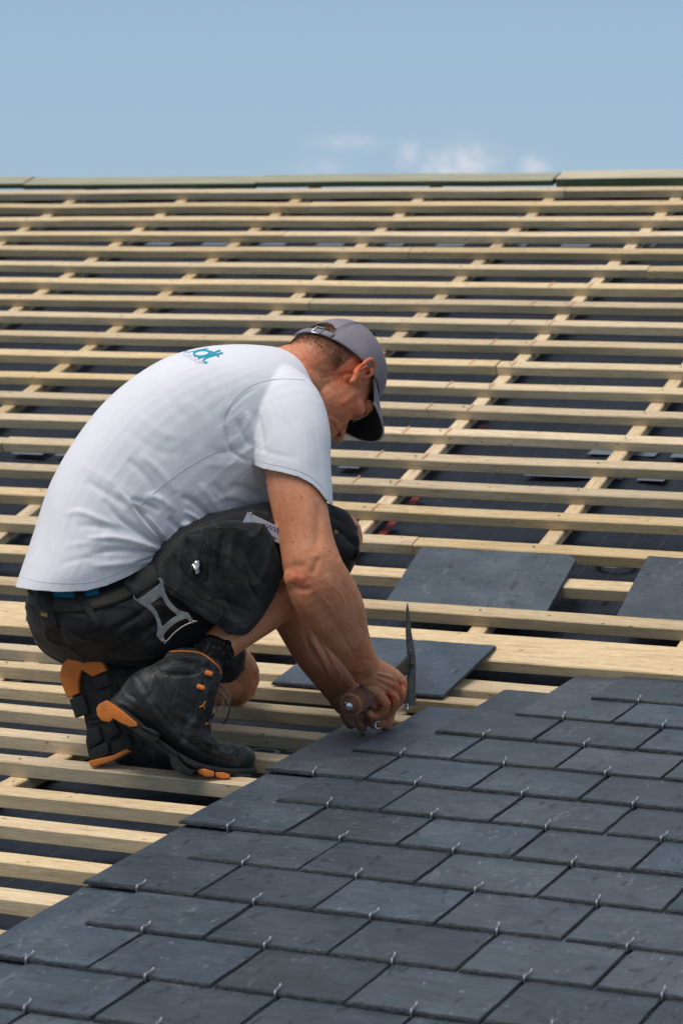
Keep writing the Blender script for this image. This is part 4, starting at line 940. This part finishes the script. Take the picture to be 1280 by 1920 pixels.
# upper part of the shorts between shirt and pocket (canvas), knee pocket
from_vf(*patch(BVP, [(300, 1044), (330, 1010), (372, 985), (420, 968), (470, 955), (505, 960), (500, 1000), (440, 1000), (360, 1015), (320, 1090), (296, 1094)], .3, 1.6, 9), 'yoke_panel', M_SHORT, shorts)
from_vf(*patch(BVP, [(612, 990), (640, 1000), (660, 1022), (674, 1030), (668, 1052), (650, 1052), (628, 1040), (612, 1030)], .3, 2.2, 7, 3), 'knee_pocket', M_SHORT, shorts)
for pth in ([(627, 994), (629, 1022)], [(627, 994), (631, 996), (634, 1018), (632, 1023), (629, 1022)]): sew(BVP, pth, 'yellow_bar', M_YEL, shorts, 1.4, 2.6, 1.4)
# waistband, belt, loops, patch
from_vf(*strip(BVP, [(62, 1104), (110, 1113), (150, 1112), (185, 1106)], 16, .0, 1.5), 'undershorts', M_BLUE, shorts)
from_vf(*strip(BVP, [(54, 1118), (80, 1128), (110, 1134), (160, 1133), (215, 1119), (250, 1104), (275, 1094)], [20, 26, 27, 27, 26, 24, 24], 1.2, 3.4), 'belt', M_BELT, shorts)
from_vf(*patch(BVP, [(66, 1104), (98, 1112), (103, 1150), (112, 1180), (84, 1174), (72, 1145)], 4.4, 2.2, 5), 'back_loop', M_SHORT2, shorts)
from_vf(*strip(BVP, [(146, 1108), (156, 1128), (172, 1152), (186, 1176)], [18, 17, 15, 13], 4.6, 2.0), 'belt_loop', M_SHORT2, shorts)
lp = patch(BVP, [(71, 1134), (92, 1138), (96, 1162), (77, 1159)], 6.8, .8, 4); from_vf(*lp, 'brand_patch', M_BLACK, shorts)
V, F = flat_text(BVP, 'Snickers', (76.5, 1154), (.30, .062), (.10, -.95), 12.5, 10.2); V2 = [(x, y, z) for x, y, z in V]
from_vf(V2, F, 'brand_lettering', M_YEL, shorts, False, False)
from_vf(*strip(BVP, [(55, 1106), (58, 1122), (62, 1136)], 6, .5, 2), 'skin_gap', M_SKIN, shorts)
# webbing flap that carries the hammer loop
from_vf(*patch(BVP, [(230, 1092), (262, 1070), (288, 1060), (302, 1082), (300, 1092), (262, 1116), (250, 1118)], 7, 3.5, 6, 2), 'webbing_flap', M_SHORT, shorts)
from_vf(*patch(BVP, [(252, 1110), (298, 1084), (304, 1098), (262, 1124)], 5, 2.5, 6), 'webbing_strap', M_SHORT2, shorts)
# hem lining of the right leg and trim by the calf
from_vf(*limb([(520, 1098, 12, 3.0), (530, 1085, 18, 3.4), (536, 1078, 24, 2.4)]), 'orange_trim', M_ORNG, shorts)

# ---------------- steel hammer loop, hanging in front of the thigh
HP = lambda x, y: (230+x/8, 1070+y/8)
outer = [HP(*p) for p in [(170, 372), (200, 425), (262, 420), (430, 300), (560, 200), (560, 160), (535, 118), (575, 115), (603, 145), (612, 220), (640, 330), (700, 450), (800, 560), (900, 615), (975, 632), (1010, 680), (1052, 745), (1010, 770), (965, 715), (890, 735), (800, 780), (710, 850), (640, 920), (612, 990), (640, 1060), (610, 1085), (560, 1030), (515, 970), (532, 860), (510, 740), (455, 640), (370, 560), (290, 505), (205, 450), (170, 410)]]
hole1 = [HP(*p) for p in [(415, 500), (500, 440), (585, 388), (640, 480), (720, 580), (818, 665), (760, 710), (680, 770), (610, 835), (585, 820), (560, 730), (500, 600)]]
LZ = lambda x, y: -100+(x-300)*.12
lm = curve_plate([outer, hole1], 2.2, LZ, 3, .5)
loop = empty('hammer_loop', tuple(at([(297, 1090, -95)])[0])); bpy.context.view_layer.update()
tag(loop, 'bright steel hammer loop hanging from the webbing on the roofer\'s hip', 'tool holder')
finish(lm, 'loop_frame', M_STEEL, loop, 0, False)
P3 = [HP(*p) for p in [(1120, 758), (1000, 790), (870, 860), (760, 950), (690, 1030), (640, 1075)]]
V, F = limb([(p[0], p[1], LZ(*p)-10, 1.6, 5.0) for p in P3], 4, 12, 3.0); from_vf(V, F, 'retaining_bar', M_STEEL, loop)
for a_, b_ in (((1030, 755), (1060, 768)), ((590, 1050), (640, 1078))):
    V, F = limb([(*HP(*a_), LZ(300, 0)+2, 3.4, 1.4), (*HP(*b_), LZ(300, 0)-12, 3.4, 1.4)], 3, 10); from_vf(V, F, 'bar_end', M_CHROME, loop)
# plier grip in the pocket
pg = patch(BVK, [(358, 1060), (364, 1052), (374, 1048), (377, 1056), (376, 1068), (372, 1078), (366, 1076), (364, 1068)], 6, 2, 3, 3)
o = from_vf(*pg, 'pliers', M_CHROME, None); tag(o, 'rounded shiny end of a hand tool peeping out of the holster pocket', 'hand tool')

# ---------------- folding rule stuck in the pocket
rule = empty('folding_rule', tuple(at([(490, 985, -40)])[0])); bpy.context.view_layer.update()
tag(rule, 'white folding rule with blue print stuck in the roofer\'s pocket behind his arm', 'folding rule')
d1 = np.array([.905, .425]); d2 = np.array([-.425, .905]); o1 = np.array([466., 961.])
for k in range(8):
    a0 = o1+d2*(k*3.55); ln = 80+(6 if k > 5 else 0)
    sft = -2 if k < 6 else 16
    P = [a0+d1*sft, a0+d1*ln, a0+d1*ln+d2*3.2, a0+d1*sft+d2*3.2]
    V = [(p[0], p[1], zz+(p[0]-466)*.62) for zz in (-66, -50) for p in P]; V = [(x, y, z) for x, y, z in V]
    from_vf(V, [(0, 1, 2, 3), (7, 6, 5, 4), (0, 4, 5, 1), (1, 5, 6, 2), (2, 6, 7, 3), (3, 7, 4, 0)], 'rule_blade', M_PAPER, rule, False)
def plane_text(s, org, ux, uy, size, zfn):
    V, F = text_mesh(s, 1.0); out = []
    for x, y, z in V: q = np.array(org)+np.array(ux)*x*size+np.array(uy)*y*size; out.append((q[0], q[1], zfn(q[0])))
    return out, F
zf = lambda x: -66.9+(x-466)*.62
V, F = plane_text('WWW', (497, 990), (.905, .425), (.425, -.905), 14, zf); from_vf(V, F, 'rule_print', M_INK, rule, False, False)
V, F = plane_text('Houten', (492, 1000), (.905, .425), (.425, -.905), 9.5, zf); from_vf(V, F, 'rule_print', M_INKG, rule, False, False)
V, F = limb([(470, 962, -68, 2.0), (471, 962, -65, 2.0)]); from_vf(V, F, 'rule_rivet', M_CHROME, rule)

# ---------------- cap
def cap_surface():
    R = []; nu, nv = 160, 56; V, F, keep = [], [], []
    def pt(th, ph):      # th round, ph from the rim to the top
        e = 2.05
        ct, st = math.cos(th), math.sin(th); cx = math.copysign(abs(ct)**(2/e), ct); sy = math.copysign(abs(st)**(2/e), st)
        cp, sp = math.cos(ph), math.sin(ph); f = cp**.80
        x = 83*cx*f; y = 98*sy*f-2; z = 27+.42*y+(100-.40*y)*sp**.90
        seamd = min(abs(((th*3/math.pi) % 1)), abs(1-((th*3/math.pi) % 1)))
        g = 1-.012*math.exp(-(seamd/.05)**2)+.012*mnoise.noise(Vector((x*.03, y*.03, z*.03)))
        return np.array([x*g, y*g, z])
    for j in range(nv+1):
        for i in range(nu): V.append(hd(pt(2*math.pi*i/nu, math.pi/2*j/nv)))
    for j in range(nv):
        for i in range(nu):
            th = 2*math.pi*(i+.5)/nu; ph = math.pi/2*(j+.5)/nv; c = pt(th, ph)
            base = 27+.42*c[1]
            if c[1] < -50 and ((c[0]/42)**2+((c[2]-base-16)/35)**2) < 1 and c[2] > base+9: continue      # opening above the strap
            F.append((j*nu+i, j*nu+(i+1) % nu, (j+1)*nu+(i+1) % nu, (j+1)*nu+i))
    return V, F, pt
V, F, cpt = cap_surface()
me = bpy.data.meshes.new('cap'); me.from_pydata([tuple(v) for v in V], [], F); me.validate()
bm = bmesh.new(); bm.from_mesh(me); bmesh.ops.remove_doubles(bm, verts=bm.verts, dist=.2); bmesh.ops.recalc_face_normals(bm, faces=bm.faces); bm.to_mesh(me); bm.free()
cap_o = finish(me, 'cap', M_CAP, person, .0022)
# brim
V, F = [], []; nu, nv = 26, 10
for lay in (0, 1):
    for j in range(nv+1):
        for i in range(nu+1):
            a = math.radians(-74+148*i/nu); s = j/nv; bx = 82*math.sin(a); by = 100*math.cos(a)-6
            reach = 74*(math.cos(a*.92)**.55); y = by+reach*s; x = bx*(1-.06*s); z = 27+.42*by-1+.10*reach*s-(x/82)**2*16*s-6*s*s
            V.append(hd((x, y, z-(3.4 if lay else 0))))
W = nu+1; H_ = (nv+1)*W
top = [(j*W+i, j*W+i+1, (j+1)*W+i+1, (j+1)*W+i) for j in range(nv) for i in range(nu)]
bot = [tuple(q+H_ for q in f[::-1]) for f in top]
rim = [(nv*W+i, nv*W+i+1, nv*W+i+1+H_, nv*W+i+H_) for i in range(nu)]+[(j*W+e, (j+1)*W+e, (j+1)*W+e+H_, j*W+e+H_) for j in range(nv) for e in (0, nu)]
brim = from_vf(V, top+bot+rim, 'brim', M_CAP, cap_o)
brim.data.materials.append(M_CAPD)
fl = [1 if i >= len(top) and i < len(top)+len(bot) else 0 for i in range(len(brim.data.polygons))]; brim.data.polygons.foreach_set('material_index', fl)
ed = [hd((82*math.sin(math.radians(a))*.94, 100*math.cos(math.radians(a))-6+74*(math.cos(math.radians(a)*.92)**.55), 27+.42*(100*math.cos(math.radians(a))-6)-1+.10*74*(math.cos(math.radians(a)*.92)**.55)-(math.sin(math.radians(a))*.94)**2*16-6-1.7)) for a in np.linspace(-74, 74, 40)]
V, F = tube_vf(ed, 2.1, 8); from_vf(V, F, 'brim_edging', M_CAPL, cap_o)
# strap and buckle at the back, top button, eyelets, panel seams
st = [hd((x, -2-98*math.sqrt(max(0, 1-(abs(x)/83)**2.05))-2.5, 27+.42*(-2-98*math.sqrt(max(0, 1-(abs(x)/83)**2.05)))+4)) for x in np.linspace(-40, 46, 16)]
V, F = [], []
for p in st:
    for s in (-7.5, 7.5):
        for q in (0, 2.0): V.append(p+HU*s+HF*(-q))
n_ = len(st)
for i in range(n_-1):
    for a, b in ((0, 1), (1, 3), (3, 2), (2, 0)): F.append((i*4+a, i*4+b, i*4+4+b, i*4+4+a))
F += [(0, 1, 3, 2), (n_*4-4, n_*4-2, n_*4-1, n_*4-3)]
from_vf(V, F, 'cap_strap', M_CAP, cap_o)
bc = (st[10]+st[11])/2-HF*3; bx_, bu = (st[11]-st[10]), HU; bx_ = bx_/np.linalg.norm(bx_)
V, F = tube_vf([bc+bx_*8+bu*11, bc-bx_*8+bu*11, bc-bx_*8-bu*11, bc+bx_*8-bu*11, bc+bx_*8+bu*11], 1.3, 6); from_vf(V, F, 'buckle', M_CHROME, cap_o)
V, F = ball(hd((0, -6, 126)), (7, 7, 4)); from_vf(V, F, 'cap_button', M_CAP, cap_o)
for th in (-.52, .52, -1.57+1.05, 2.6, math.pi-2.6+math.pi):
    p = hd(cpt(th, 1.02))*1.0; V, F = ball(p+ (p-hd((0, -6, 60)))/100*2.2, (3.0, 3.0, 3.0), n=10); from_vf(V, F, 'eyelet', M_CAPD, cap_o)
for th in [k*math.pi/3+1e-3 for k in range(6)]:
    for dth in (-.035, .035):
        L = [hd(cpt(th+dth, ph)+np.array([0, 0, .4])) for ph in np.linspace(.02 if abs(th-math.pi*1.5) > .3 else .5, 1.45, 14)]
        L = [p+(p-hd((0, -6, 50)))*.006 for p in L]; V, F = tube_vf(L, .55, 4); from_vf(V, F, 'cap_stitching', M_CAP, cap_o)
# cropped hair: short slivers on the nape and behind the ear
rh = random.Random(5); V, F = [], []
for k in range(16000):
    th = rh.uniform(-1.2, 1.2); U_ = rh.uniform(-58, 40); c_ = np.array([math.sin(th)*78, -math.cos(th)*110, U_]); org = np.array([0, -5, -8.0])
    a0 = hd(org+(c_-org)*1.6); b0 = hd(org); dr = b0-a0; L_ = np.linalg.norm(dr); p, no, i_, d_ = BVB.ray_cast(Vector(a0), Vector(dr/L_))
    if p is None: continue
    dens = min(1, max(0, (U_+52)/34))
    if rh.random() > dens: continue
    p = np.array(p); no = np.array(no); t_ = no*.55-HU*.75+np.array([rh.gauss(0, .3) for _ in range(3)]); t_ /= np.linalg.norm(t_); s_ = np.cross(t_, no); s_ /= np.linalg.norm(s_)+1e-9
    a = len(V); V += [p-no*.5+s_*.5, p-no*.5-s_*.5, p+t_*rh.uniform(3, 6)]; F.append((a, a+1, a+2))
M_HAIR = cloth_mat('hair', (.17, .115, .08), .4, .6); from_vf(V, F, 'hair', M_HAIR, person, False, False)
# eye under the brim
V, F = ball(hd((33, 77, 10)), (11, 11, 11)); eye = from_vf(V, F, 'eye', new_mat('eye_white', .2, (.55, .5, .48))[0], body)
V, F = limb([(661, 790, hit(BVB, 661, 790)[0][2], 1.1), (673, 786, hit(BVB, 673, 787)[0][2]-1, 1.5), (685, 776, hit(BVB, 684, 777)[0][2]-.5, 1.1)]); from_vf(V, F, 'eyelashes', M_BLACK, body)
# ---------------- boots
def orient(V, o, ax): return [tuple(np.array(o)+ax[0]*v[0]+ax[1]*v[1]+ax[2]*v[2]) for v in V]
RBZ = -40.0
boot = empty('boot', tuple(at([(420, 1452, 55)])[0]), person); boot.matrix_parent_inverse = person.matrix_world.inverted(); bpy.context.view_layer.update(); boot['label'] = 'worn black boot seen from its outer side, heel raised'
up_parts = [pair_loft([(418, 1250, 326, 1221, 8, 36, 0), (416, 1268, 292, 1243, 5, 44), (409, 1292, 248, 1266, 3, 49), (402, 1322, 222, 1298, 0, 49), (396, 1352, 205, 1322, 0, 47), (399, 1376, 256, 1356, 8, 47), (414, 1390, 308, 1392, 20, 50), (436, 1394, 350, 1422, 35, 53), (457, 1403, 396, 1440, 48, 51), (471, 1418, 440, 1449, 56, 42), (478, 1436, 474, 1449, 60, 22)], 5, 36, 2.3),
            limb([(322, 1232, 5, 13, 30), (356, 1232, 2, 18, 40), (398, 1248, 6, 18, 36)]), ball((448, 1422, 52), (32, 26, 46))]
upper_me = merged(up_parts, 2.4, 4, 'boot_upper')
sculpt(upper_me, [([(252, 1262), (275, 1295), (300, 1335), (335, 1375), (372, 1405), (420, 1426), (474, 1434)], 2.6, -3.5), ([(255, 1285), (278, 1320), (310, 1362), (345, 1396), (385, 1418)], 4, 2.2),
    ([(284, 1250), (310, 1265), (365, 1264), (392, 1244)], 2.0, -2.2), ([(285, 1255), (300, 1290), (320, 1325), (318, 1350), (300, 1345)], 2.0, -1.8), ([(322, 1355), (318, 1330), (330, 1290), (318, 1262)], 2, -1.4),
    ([(398, 1385), (404, 1402), (412, 1412)], 4, -5), ([(392, 1376), (398, 1392), (402, 1405)], 4, 4), ([(414, 1392), (420, 1404), (432, 1410)], 4, -3.5), ([(380, 1385), (392, 1394), (410, 1398)], 4, 3),
    ([(415, 1395), (445, 1400), (470, 1416)], 6, 2), ([(340, 1300), (355, 1330), (350, 1365)], 8, -2.5), ([(360, 1330), (375, 1350), (380, 1375)], 6, -2.5), ([(330, 1330), (350, 1350), (380, 1360)], 5, 2),
    ([(240, 1280), (262, 1262), (285, 1248)], 6, 2), ([(362, 1310), (370, 1340), (384, 1370)], 2.0, -1.6), ([(384, 1268), (378, 1300), (386, 1340), (394, 1372)], 3.5, -2.4), ([(235, 1300), (255, 1310), (262, 1335)], 3, -2),
    ([(212, 1310), (240, 1318), (275, 1345)], 3, -2)])
co = get_co(upper_me); no = get_no(upper_me); co += no*np.array([mnoise.noise(Vector((x*.06, y*.06, z*.05)))*1.3 for x, y, z in co])[:, None]; co[:, 2] += RBZ; set_co(upper_me, co)
BVU = bvh_of(upper_me); upo = finish(upper_me, 'boot_upper', M_LEATH, boot)
from_vf(*patch(BVU, [(290, 1250), (312, 1231), (345, 1226), (376, 1228), (389, 1241), (368, 1262), (330, 1263), (300, 1259)], -.6, 2.2, 6, 3), 'ankle_pad', M_LEATH, upo)
for (x, y) in [(318, 1238), (332, 1236), (346, 1236), (360, 1238), (325, 1246), (340, 1245), (355, 1246), (370, 1244), (334, 1254), (350, 1255), (364, 1253)]:
    p, n_ = hit(BVU, x, y); V, F = ball((x, y, p[2]-4.2), (1.5, 1.5, 1.2), n=8); from_vf(V, F, 'vent_hole', M_BLACK, upo)
sew(BVU, [(318, 1222), (345, 1221), (376, 1225), (396, 1238), (411, 1253), (414, 1264)], 'collar_trim', M_ORNG, upo, 2.6, .6, 1.6)
for k, (x, y, r_) in enumerate([(391, 1263, 6.5), (376, 1289, 6)]):
    p, n_ = hit(BVU, x, y); V, F = limb([(x-4, y-2, p[2]-3, r_*.8, 3.5), (x+5, y+1, p[2]-5, r_*.75, 3.5)]); from_vf(V, F, 'lace_hook', M_ORNG, upo)
for (x, y) in [(381, 1323), (392, 1355)]:
    for (dx, dy) in ((-6, 3), (4, -7), (3, 6)):
        p, n_ = hit(BVU, x, y); p2, _ = hit(BVU, x+dx, y+dy); V, F = limb([(x, y, p[2]-1.2, 1.5), (x+dx, y+dy, p2[2]-1.2, 1.3)], 2, 8); from_vf(V, F, 'lace_eyelet', M_ORNG, upo)
for pth in ([(374, 1290), (392, 1296), (410, 1298), (424, 1308), (430, 1328), (424, 1350), (418, 1356)], [(378, 1292), (396, 1304), (404, 1322), (410, 1342), (416, 1354)], [(390, 1264), (406, 1284), (420, 1290), (432, 1304), (430, 1322)],
            [(376, 1290), (398, 1290), (414, 1302), (420, 1324)], [(381, 1323), (392, 1318), (402, 1312)], [(392, 1355), (398, 1346), (402, 1338)]):
    P = interp_sections([(x, y, RBZ-24+14*math.sin(i*1.3)) for i, (x, y) in enumerate(pth)], 6); V, F = tube_vf(P, 2.2, 6); from_vf(V, F, 'lace', M_LACE, upo)
# sole in side view, with its steps and treads
sole_me = merged([pair_loft([(200, 1311, 192, 1336, 0, 40), (224, 1322, 216, 1350, 0, 47), (250, 1340, 240, 1364, 3, 49), (272, 1360, 262, 1378, 6, 49), (294, 1380, 290, 1392, 10, 48), (318, 1400, 312, 1412, 18, 50), (345, 1416, 338, 1432, 26, 54), (376, 1430, 372, 1446, 38, 57), (412, 1438, 410, 1453, 48, 56), (448, 1440, 448, 1455, 56, 50), (472, 1438, 474, 1454, 60, 34), (481, 1438, 482, 1448, 62, 16)], 5, 36, 4)], 2.4, 2, 'sole')
sculpt(sole_me, [([(230, 1335), (262, 1362), (300, 1395), (345, 1428), (400, 1447), (470, 1449)], 1.8, -2.2), ([(300, 1384), (325, 1406)], 3, 3)])
co = get_co(sole_me); co[:, 2] += RBZ; set_co(sole_me, co)
sole = finish(sole_me, 'sole', M_RUB, boot)
def lug(poly, z0, z1, name, mat, par):
    V = [(x, y, z0+RBZ) for x, y in poly]+[(x, y, z1+RBZ) for x, y in poly]; n = len(poly)
    F = [tuple(range(n)), tuple(range(2*n-1, n-1, -1))]+[(i, (i+1) % n, (i+1) % n+n, i+n) for i in range(n)]
    me = bpy.data.meshes.new(name); me.from_pydata(V, [], F); bm = bmesh.new(); bm.from_mesh(me); bmesh.ops.recalc_face_normals(bm, faces=bm.faces); bmesh.ops.bevel(bm, geom=bm.edges[:], offset=1.6, segments=2, affect='EDGES', profile=.6); bm.to_mesh(me); bm.free()
    return finish(me, name, mat, par, 0, True)
lug([(181, 1329), (186, 1320), (200, 1313), (212, 1319), (232, 1334), (257, 1355), (258, 1362), (245, 1363), (228, 1356), (212, 1347), (206, 1354), (192, 1352), (183, 1342)], -49, 44, 'heel_cap', M_ORNG, sole)
lug([(245, 1365), (258, 1364), (278, 1372), (300, 1377), (296, 1388), (285, 1394), (262, 1380)], -46, 52, 'tread_lug', M_RUB, sole)
lug([(262, 1362), (284, 1366), (300, 1376), (288, 1378)], -50, -30, 'tread_lug', M_RUB, sole)
lug([(316, 1412), (330, 1420), (350, 1438), (364, 1446), (360, 1455), (340, 1450), (322, 1438)], -30, 82, 'tread_lug', M_RUB, sole)
lug([(332, 1410), (352, 1424), (374, 1436), (368, 1441), (346, 1430)], -34, -10, 'tread_lug', M_RUB, sole)
lug([(370, 1443), (384, 1441), (402, 1447), (402, 1456), (386, 1457), (372, 1450)], -19, 96, 'toe_lug', M_ORNG, sole)
lug([(404, 1448), (418, 1448), (431, 1452), (431, 1459), (416, 1460), (405, 1457)], -13, 100, 'toe_lug', M_ORNG, sole)
lug([(434, 1450), (470, 1452), (474, 1456), (466, 1461), (440, 1461)], 6, 98, 'tread_lug', M_RUB, sole)
# patterned sock between boot and calf
def sock_mat():
    m, n, l, b = new_mat('sock_knit', .95, spec=.1); v = obj_vec(n, l, False); vo = n.new('ShaderNodeTexVoronoi'); vo.inputs['Scale'].default_value = 110; l.new(v, vo.inputs['Vector'])
    r = ramp(n, [(.0, (.06, .05, .035)), (.22, (.045, .038, .028)), (.50, (.012, .012, .013))]); l.new(vo.outputs['Distance'], r.inputs[0]); l.new(r.outputs[0], b.inputs['Base Color']); return m
M_SOCK = sock_mat()
V, F = limb([(376, 1252, -30, 34, 34), (392, 1233, -24, 37, 36), (404, 1221, -19, 37.5, 37), (408, 1217, -17, 35, 35)]); from_vf(V, F, 'sock', M_SOCK, person)
V, F = limb([(436, 1246, 478, 47, 46), (437, 1236, 480, 42, 42)]); 

# left boot, standing on its toes with the sole turned to the camera
lb = empty('boot', tuple(at([(220, 1445, 120)])[0]), person); lb.matrix_parent_inverse = person.matrix_world.inverted(); bpy.context.view_layer.update(); lb['label'] = 'black boot on its toes, treaded sole and orange heel facing left'
NS = np.array([-.34, .06, -.94]); NS /= np.linalg.norm(NS); LS = np.array([.30, .95, -.13]); LS -= NS*(LS@NS); LS /= np.linalg.norm(LS); WS = np.cross(LS, NS); WS /= np.linalg.norm(WS)
if WS[0] < 0: WS = -WS
H0 = np.array([149., 1226., 60.])
LP_ = lambda s, t, h: tuple(H0+LS*s+WS*t+NS*h)
def plate(outline, h0, h1, name, mat, par, bev=2.2):
    n = len(outline); V = [LP_(s, t, h0) for s, t in outline]+[LP_(s, t, h1) for s, t in outline]
    F = [tuple(range(n)), tuple(range(2*n-1, n-1, -1))]+[(i, (i+1) % n, (i+1) % n+n, i+n) for i in range(n)]
    me = bpy.data.meshes.new(name); me.from_pydata(V, [], F); bm = bmesh.new(); bm.from_mesh(me); bmesh.ops.recalc_face_normals(bm, faces=bm.faces); bmesh.ops.bevel(bm, geom=bm.edges[:], offset=bev, segments=2, affect='EDGES', profile=.6); bm.to_mesh(me); bm.free()
    return finish(me, name, mat, par, 0, True)
base = [(2, -14), (2, 14), (10, 32), (26, 43), (50, 45), (82, 42), (110, 36), (140, 42), (168, 50), (192, 52), (206, 46), (210, 0), (206, -44), (190, -48), (165, -44), (138, -34), (110, -30), (82, -38), (50, -44), (26, -42), (10, -31)]
plate(base, -22, 6, 'sole', M_RUB, lb, 3)
plate([(0, -14), (0, 14), (8, 32), (24, 44), (48, 46), (50, 16), (36, 4), (30, 0), (36, -5), (50, -14), (70, -20), (72, -46), (48, -47), (24, -45), (8, -33)], 2, 17, 'heel_cap', M_ORNG, lb, 2.5)
for k, (s0, s1, t0, t1) in enumerate([(53, 76, 14, 46), (80, 104, 12, 42), (75, 112, -43, -14), (76, 100, -12, -11.0)]):
    if k < 3: plate([(s0, t0), (s0, t1), (s1, t1-1), (s1, t0)], 4, 17, 'tread_lug', M_RUB, lb, 1.8)
for s0 in (116, 126): plate([(s0, -22), (s0+4, 0), (s0, 24), (s0+5, 26), (s0+9, 0), (s0+5, -24)], 3, 10, 'arch_rib', M_RUB, lb, 1)
for pl in ([(140, -30), (142, -6), (168, -8), (176, -40), (160, -40)], [(142, 2), (140, 26), (166, 32), (172, 4)], [(142, 32), (152, 44), (176, 50), (172, 36)], [(176, -36), (174, 0), (196, -2), (202, -40)], [(178, 8), (174, 44), (200, 44), (202, 6)]):
    plate(pl, 3, 15, 'tread_lug', M_RUB, lb, 1.8)
plate([(196, -46), (199, -20), (202, 6), (199, 34), (206, 40), (211, 0), (210, -44)], 6, 20, 'toe_lug', M_ORNG, lb, 1.8)
me = merged([limb([LP_(18, 0, -40)+(38, 30), LP_(60, 0, -52)+(42, 40), LP_(110, 0, -55)+(42, 40), LP_(160, 2, -52)+(44, 42), (262, 1412, 135, 38, 40), (300, 1420, 175, 32, 36)]), limb([LP_(40, 0, -60)+(42, 42), (225, 1275, 150, 44, 44), (250, 1272, 185, 44, 44)]),
             limb([(150, 1262, 105, 30), (172, 1240, 140, 34)])], 3, 6, 'lb')
finish(me, 'boot_upper', M_LEATH, lb)

# ---------------- slater's hammer in the right hand
ham = empty('slater_hammer', tuple(at([(705, 1288, 205)])[0])); bpy.context.view_layer.update()
tag(ham, 'slater\'s hammer with leather ring grip and pointed steel head, held over the slates', 'hammer')
B0 = np.array([661, 1319, 128.]); B1 = np.array([770, 1243, 318.]); AX = (B1-B0)/np.linalg.norm(B1-B0)
g = [B0+AX*s for s in (0, 10, 40, 75, 110, 130)]
V, F = limb([(*p, r, r) for p, r in zip(g, (21.5, 23, 21.5, 19.5, 20, 17))], 5, 30)
gr = from_vf(V, F, 'grip', M_HANDLE, ham)
for k, (r, s) in enumerate(((22.5, -9.6), (18.5, -13), (14.5, -15.5))):
    c = B0+AX*s; t = AX; a = np.cross(t, [0, 0, 1.]); a /= np.linalg.norm(a); b = np.cross(t, a)
    R = [ring(c+AX*d, a*rr, b*rr, 28) for d, rr in ((6, r), (1.5, r), (0, r-1.5))]; V, F = loft_rings(R); from_vf(V, F, 'grip_ring', M_RINGS if k != 1 else M_HANDLE, ham)
R = [ring(B0+AX*d, a*rr, b*rr, 20) for d, rr in ((-10, 11), (-17, 10.5), (-22, 9), (-25, 5))]; V, F = loft_rings(R); from_vf(V, F, 'butt_rivet', M_CHROME, ham)
# flat shank widening to the head
sd = np.array([.10, .98, .16])
Pq = [(B0+AX*110, 9), (B0+AX*150, 11), (B0+AX*190, 13), (B0+AX*222, 17), (B0+AX*242, 20)]
R = []
for c, hh in Pq: n3 = np.cross(AX, sd); n3 /= np.linalg.norm(n3); s2 = np.cross(n3, AX); R.append(ring(c, s2*hh, n3*2.8, 16, 5))
V, F = loft_rings(R); from_vf(V, F, 'shank', M_STEELD, ham)
V, F = pair_loft([(762.5, 1131, 764, 1131, 322, 1.2), (760.5, 1148, 767, 1148, 322, 3.0), (760, 1185, 771, 1184, 322, 5.5), (762, 1216, 776, 1213, 322, 8), (763, 1235, 779, 1235, 322, 10), (763.5, 1262, 779, 1262, 322, 12), (760, 1290, 779, 1290, 322, 14), (757, 1312, 779, 1312, 322, 15.5), (757, 1325, 779, 1323, 322, 15.5)], 4, 20, 6)
from_vf(V, F, 'head', M_STEELD, ham, False)
V, F = limb([(768, 1252, 309, 2.2), (773, 1246, 309, 2.2)]); from_vf(V, F, 'nail_slot', M_BLACK, ham)
# ---------------- slate hook pinched in the left hand
hk = tube_vf(catmull([(724, 1347, 222), (745, 1333, 262), (762, 1319, 300), (764, 1331, 290)], 5), 1.3, 6)
o = from_vf(*hk, 'slate_hook', M_CHROME, None); tag(o, 'thin bright wire hook held between left thumb and slate under the hammer', 'hook')
V, F = tube_vf(catmull([(712, 1355, 206), (706, 1353, 204), (703, 1360, 202), (706, 1366, 202), (713, 1365, 206)], 5), 1.5, 6)
o = from_vf(V, F, 'hook_end', M_CHROME, None); tag(o, 'tiny curled wire end between the fingertips of the left hand', 'hook')
# nails on the left fingertips, watch hair and knot details kept small
bpy.context.view_layer.update()
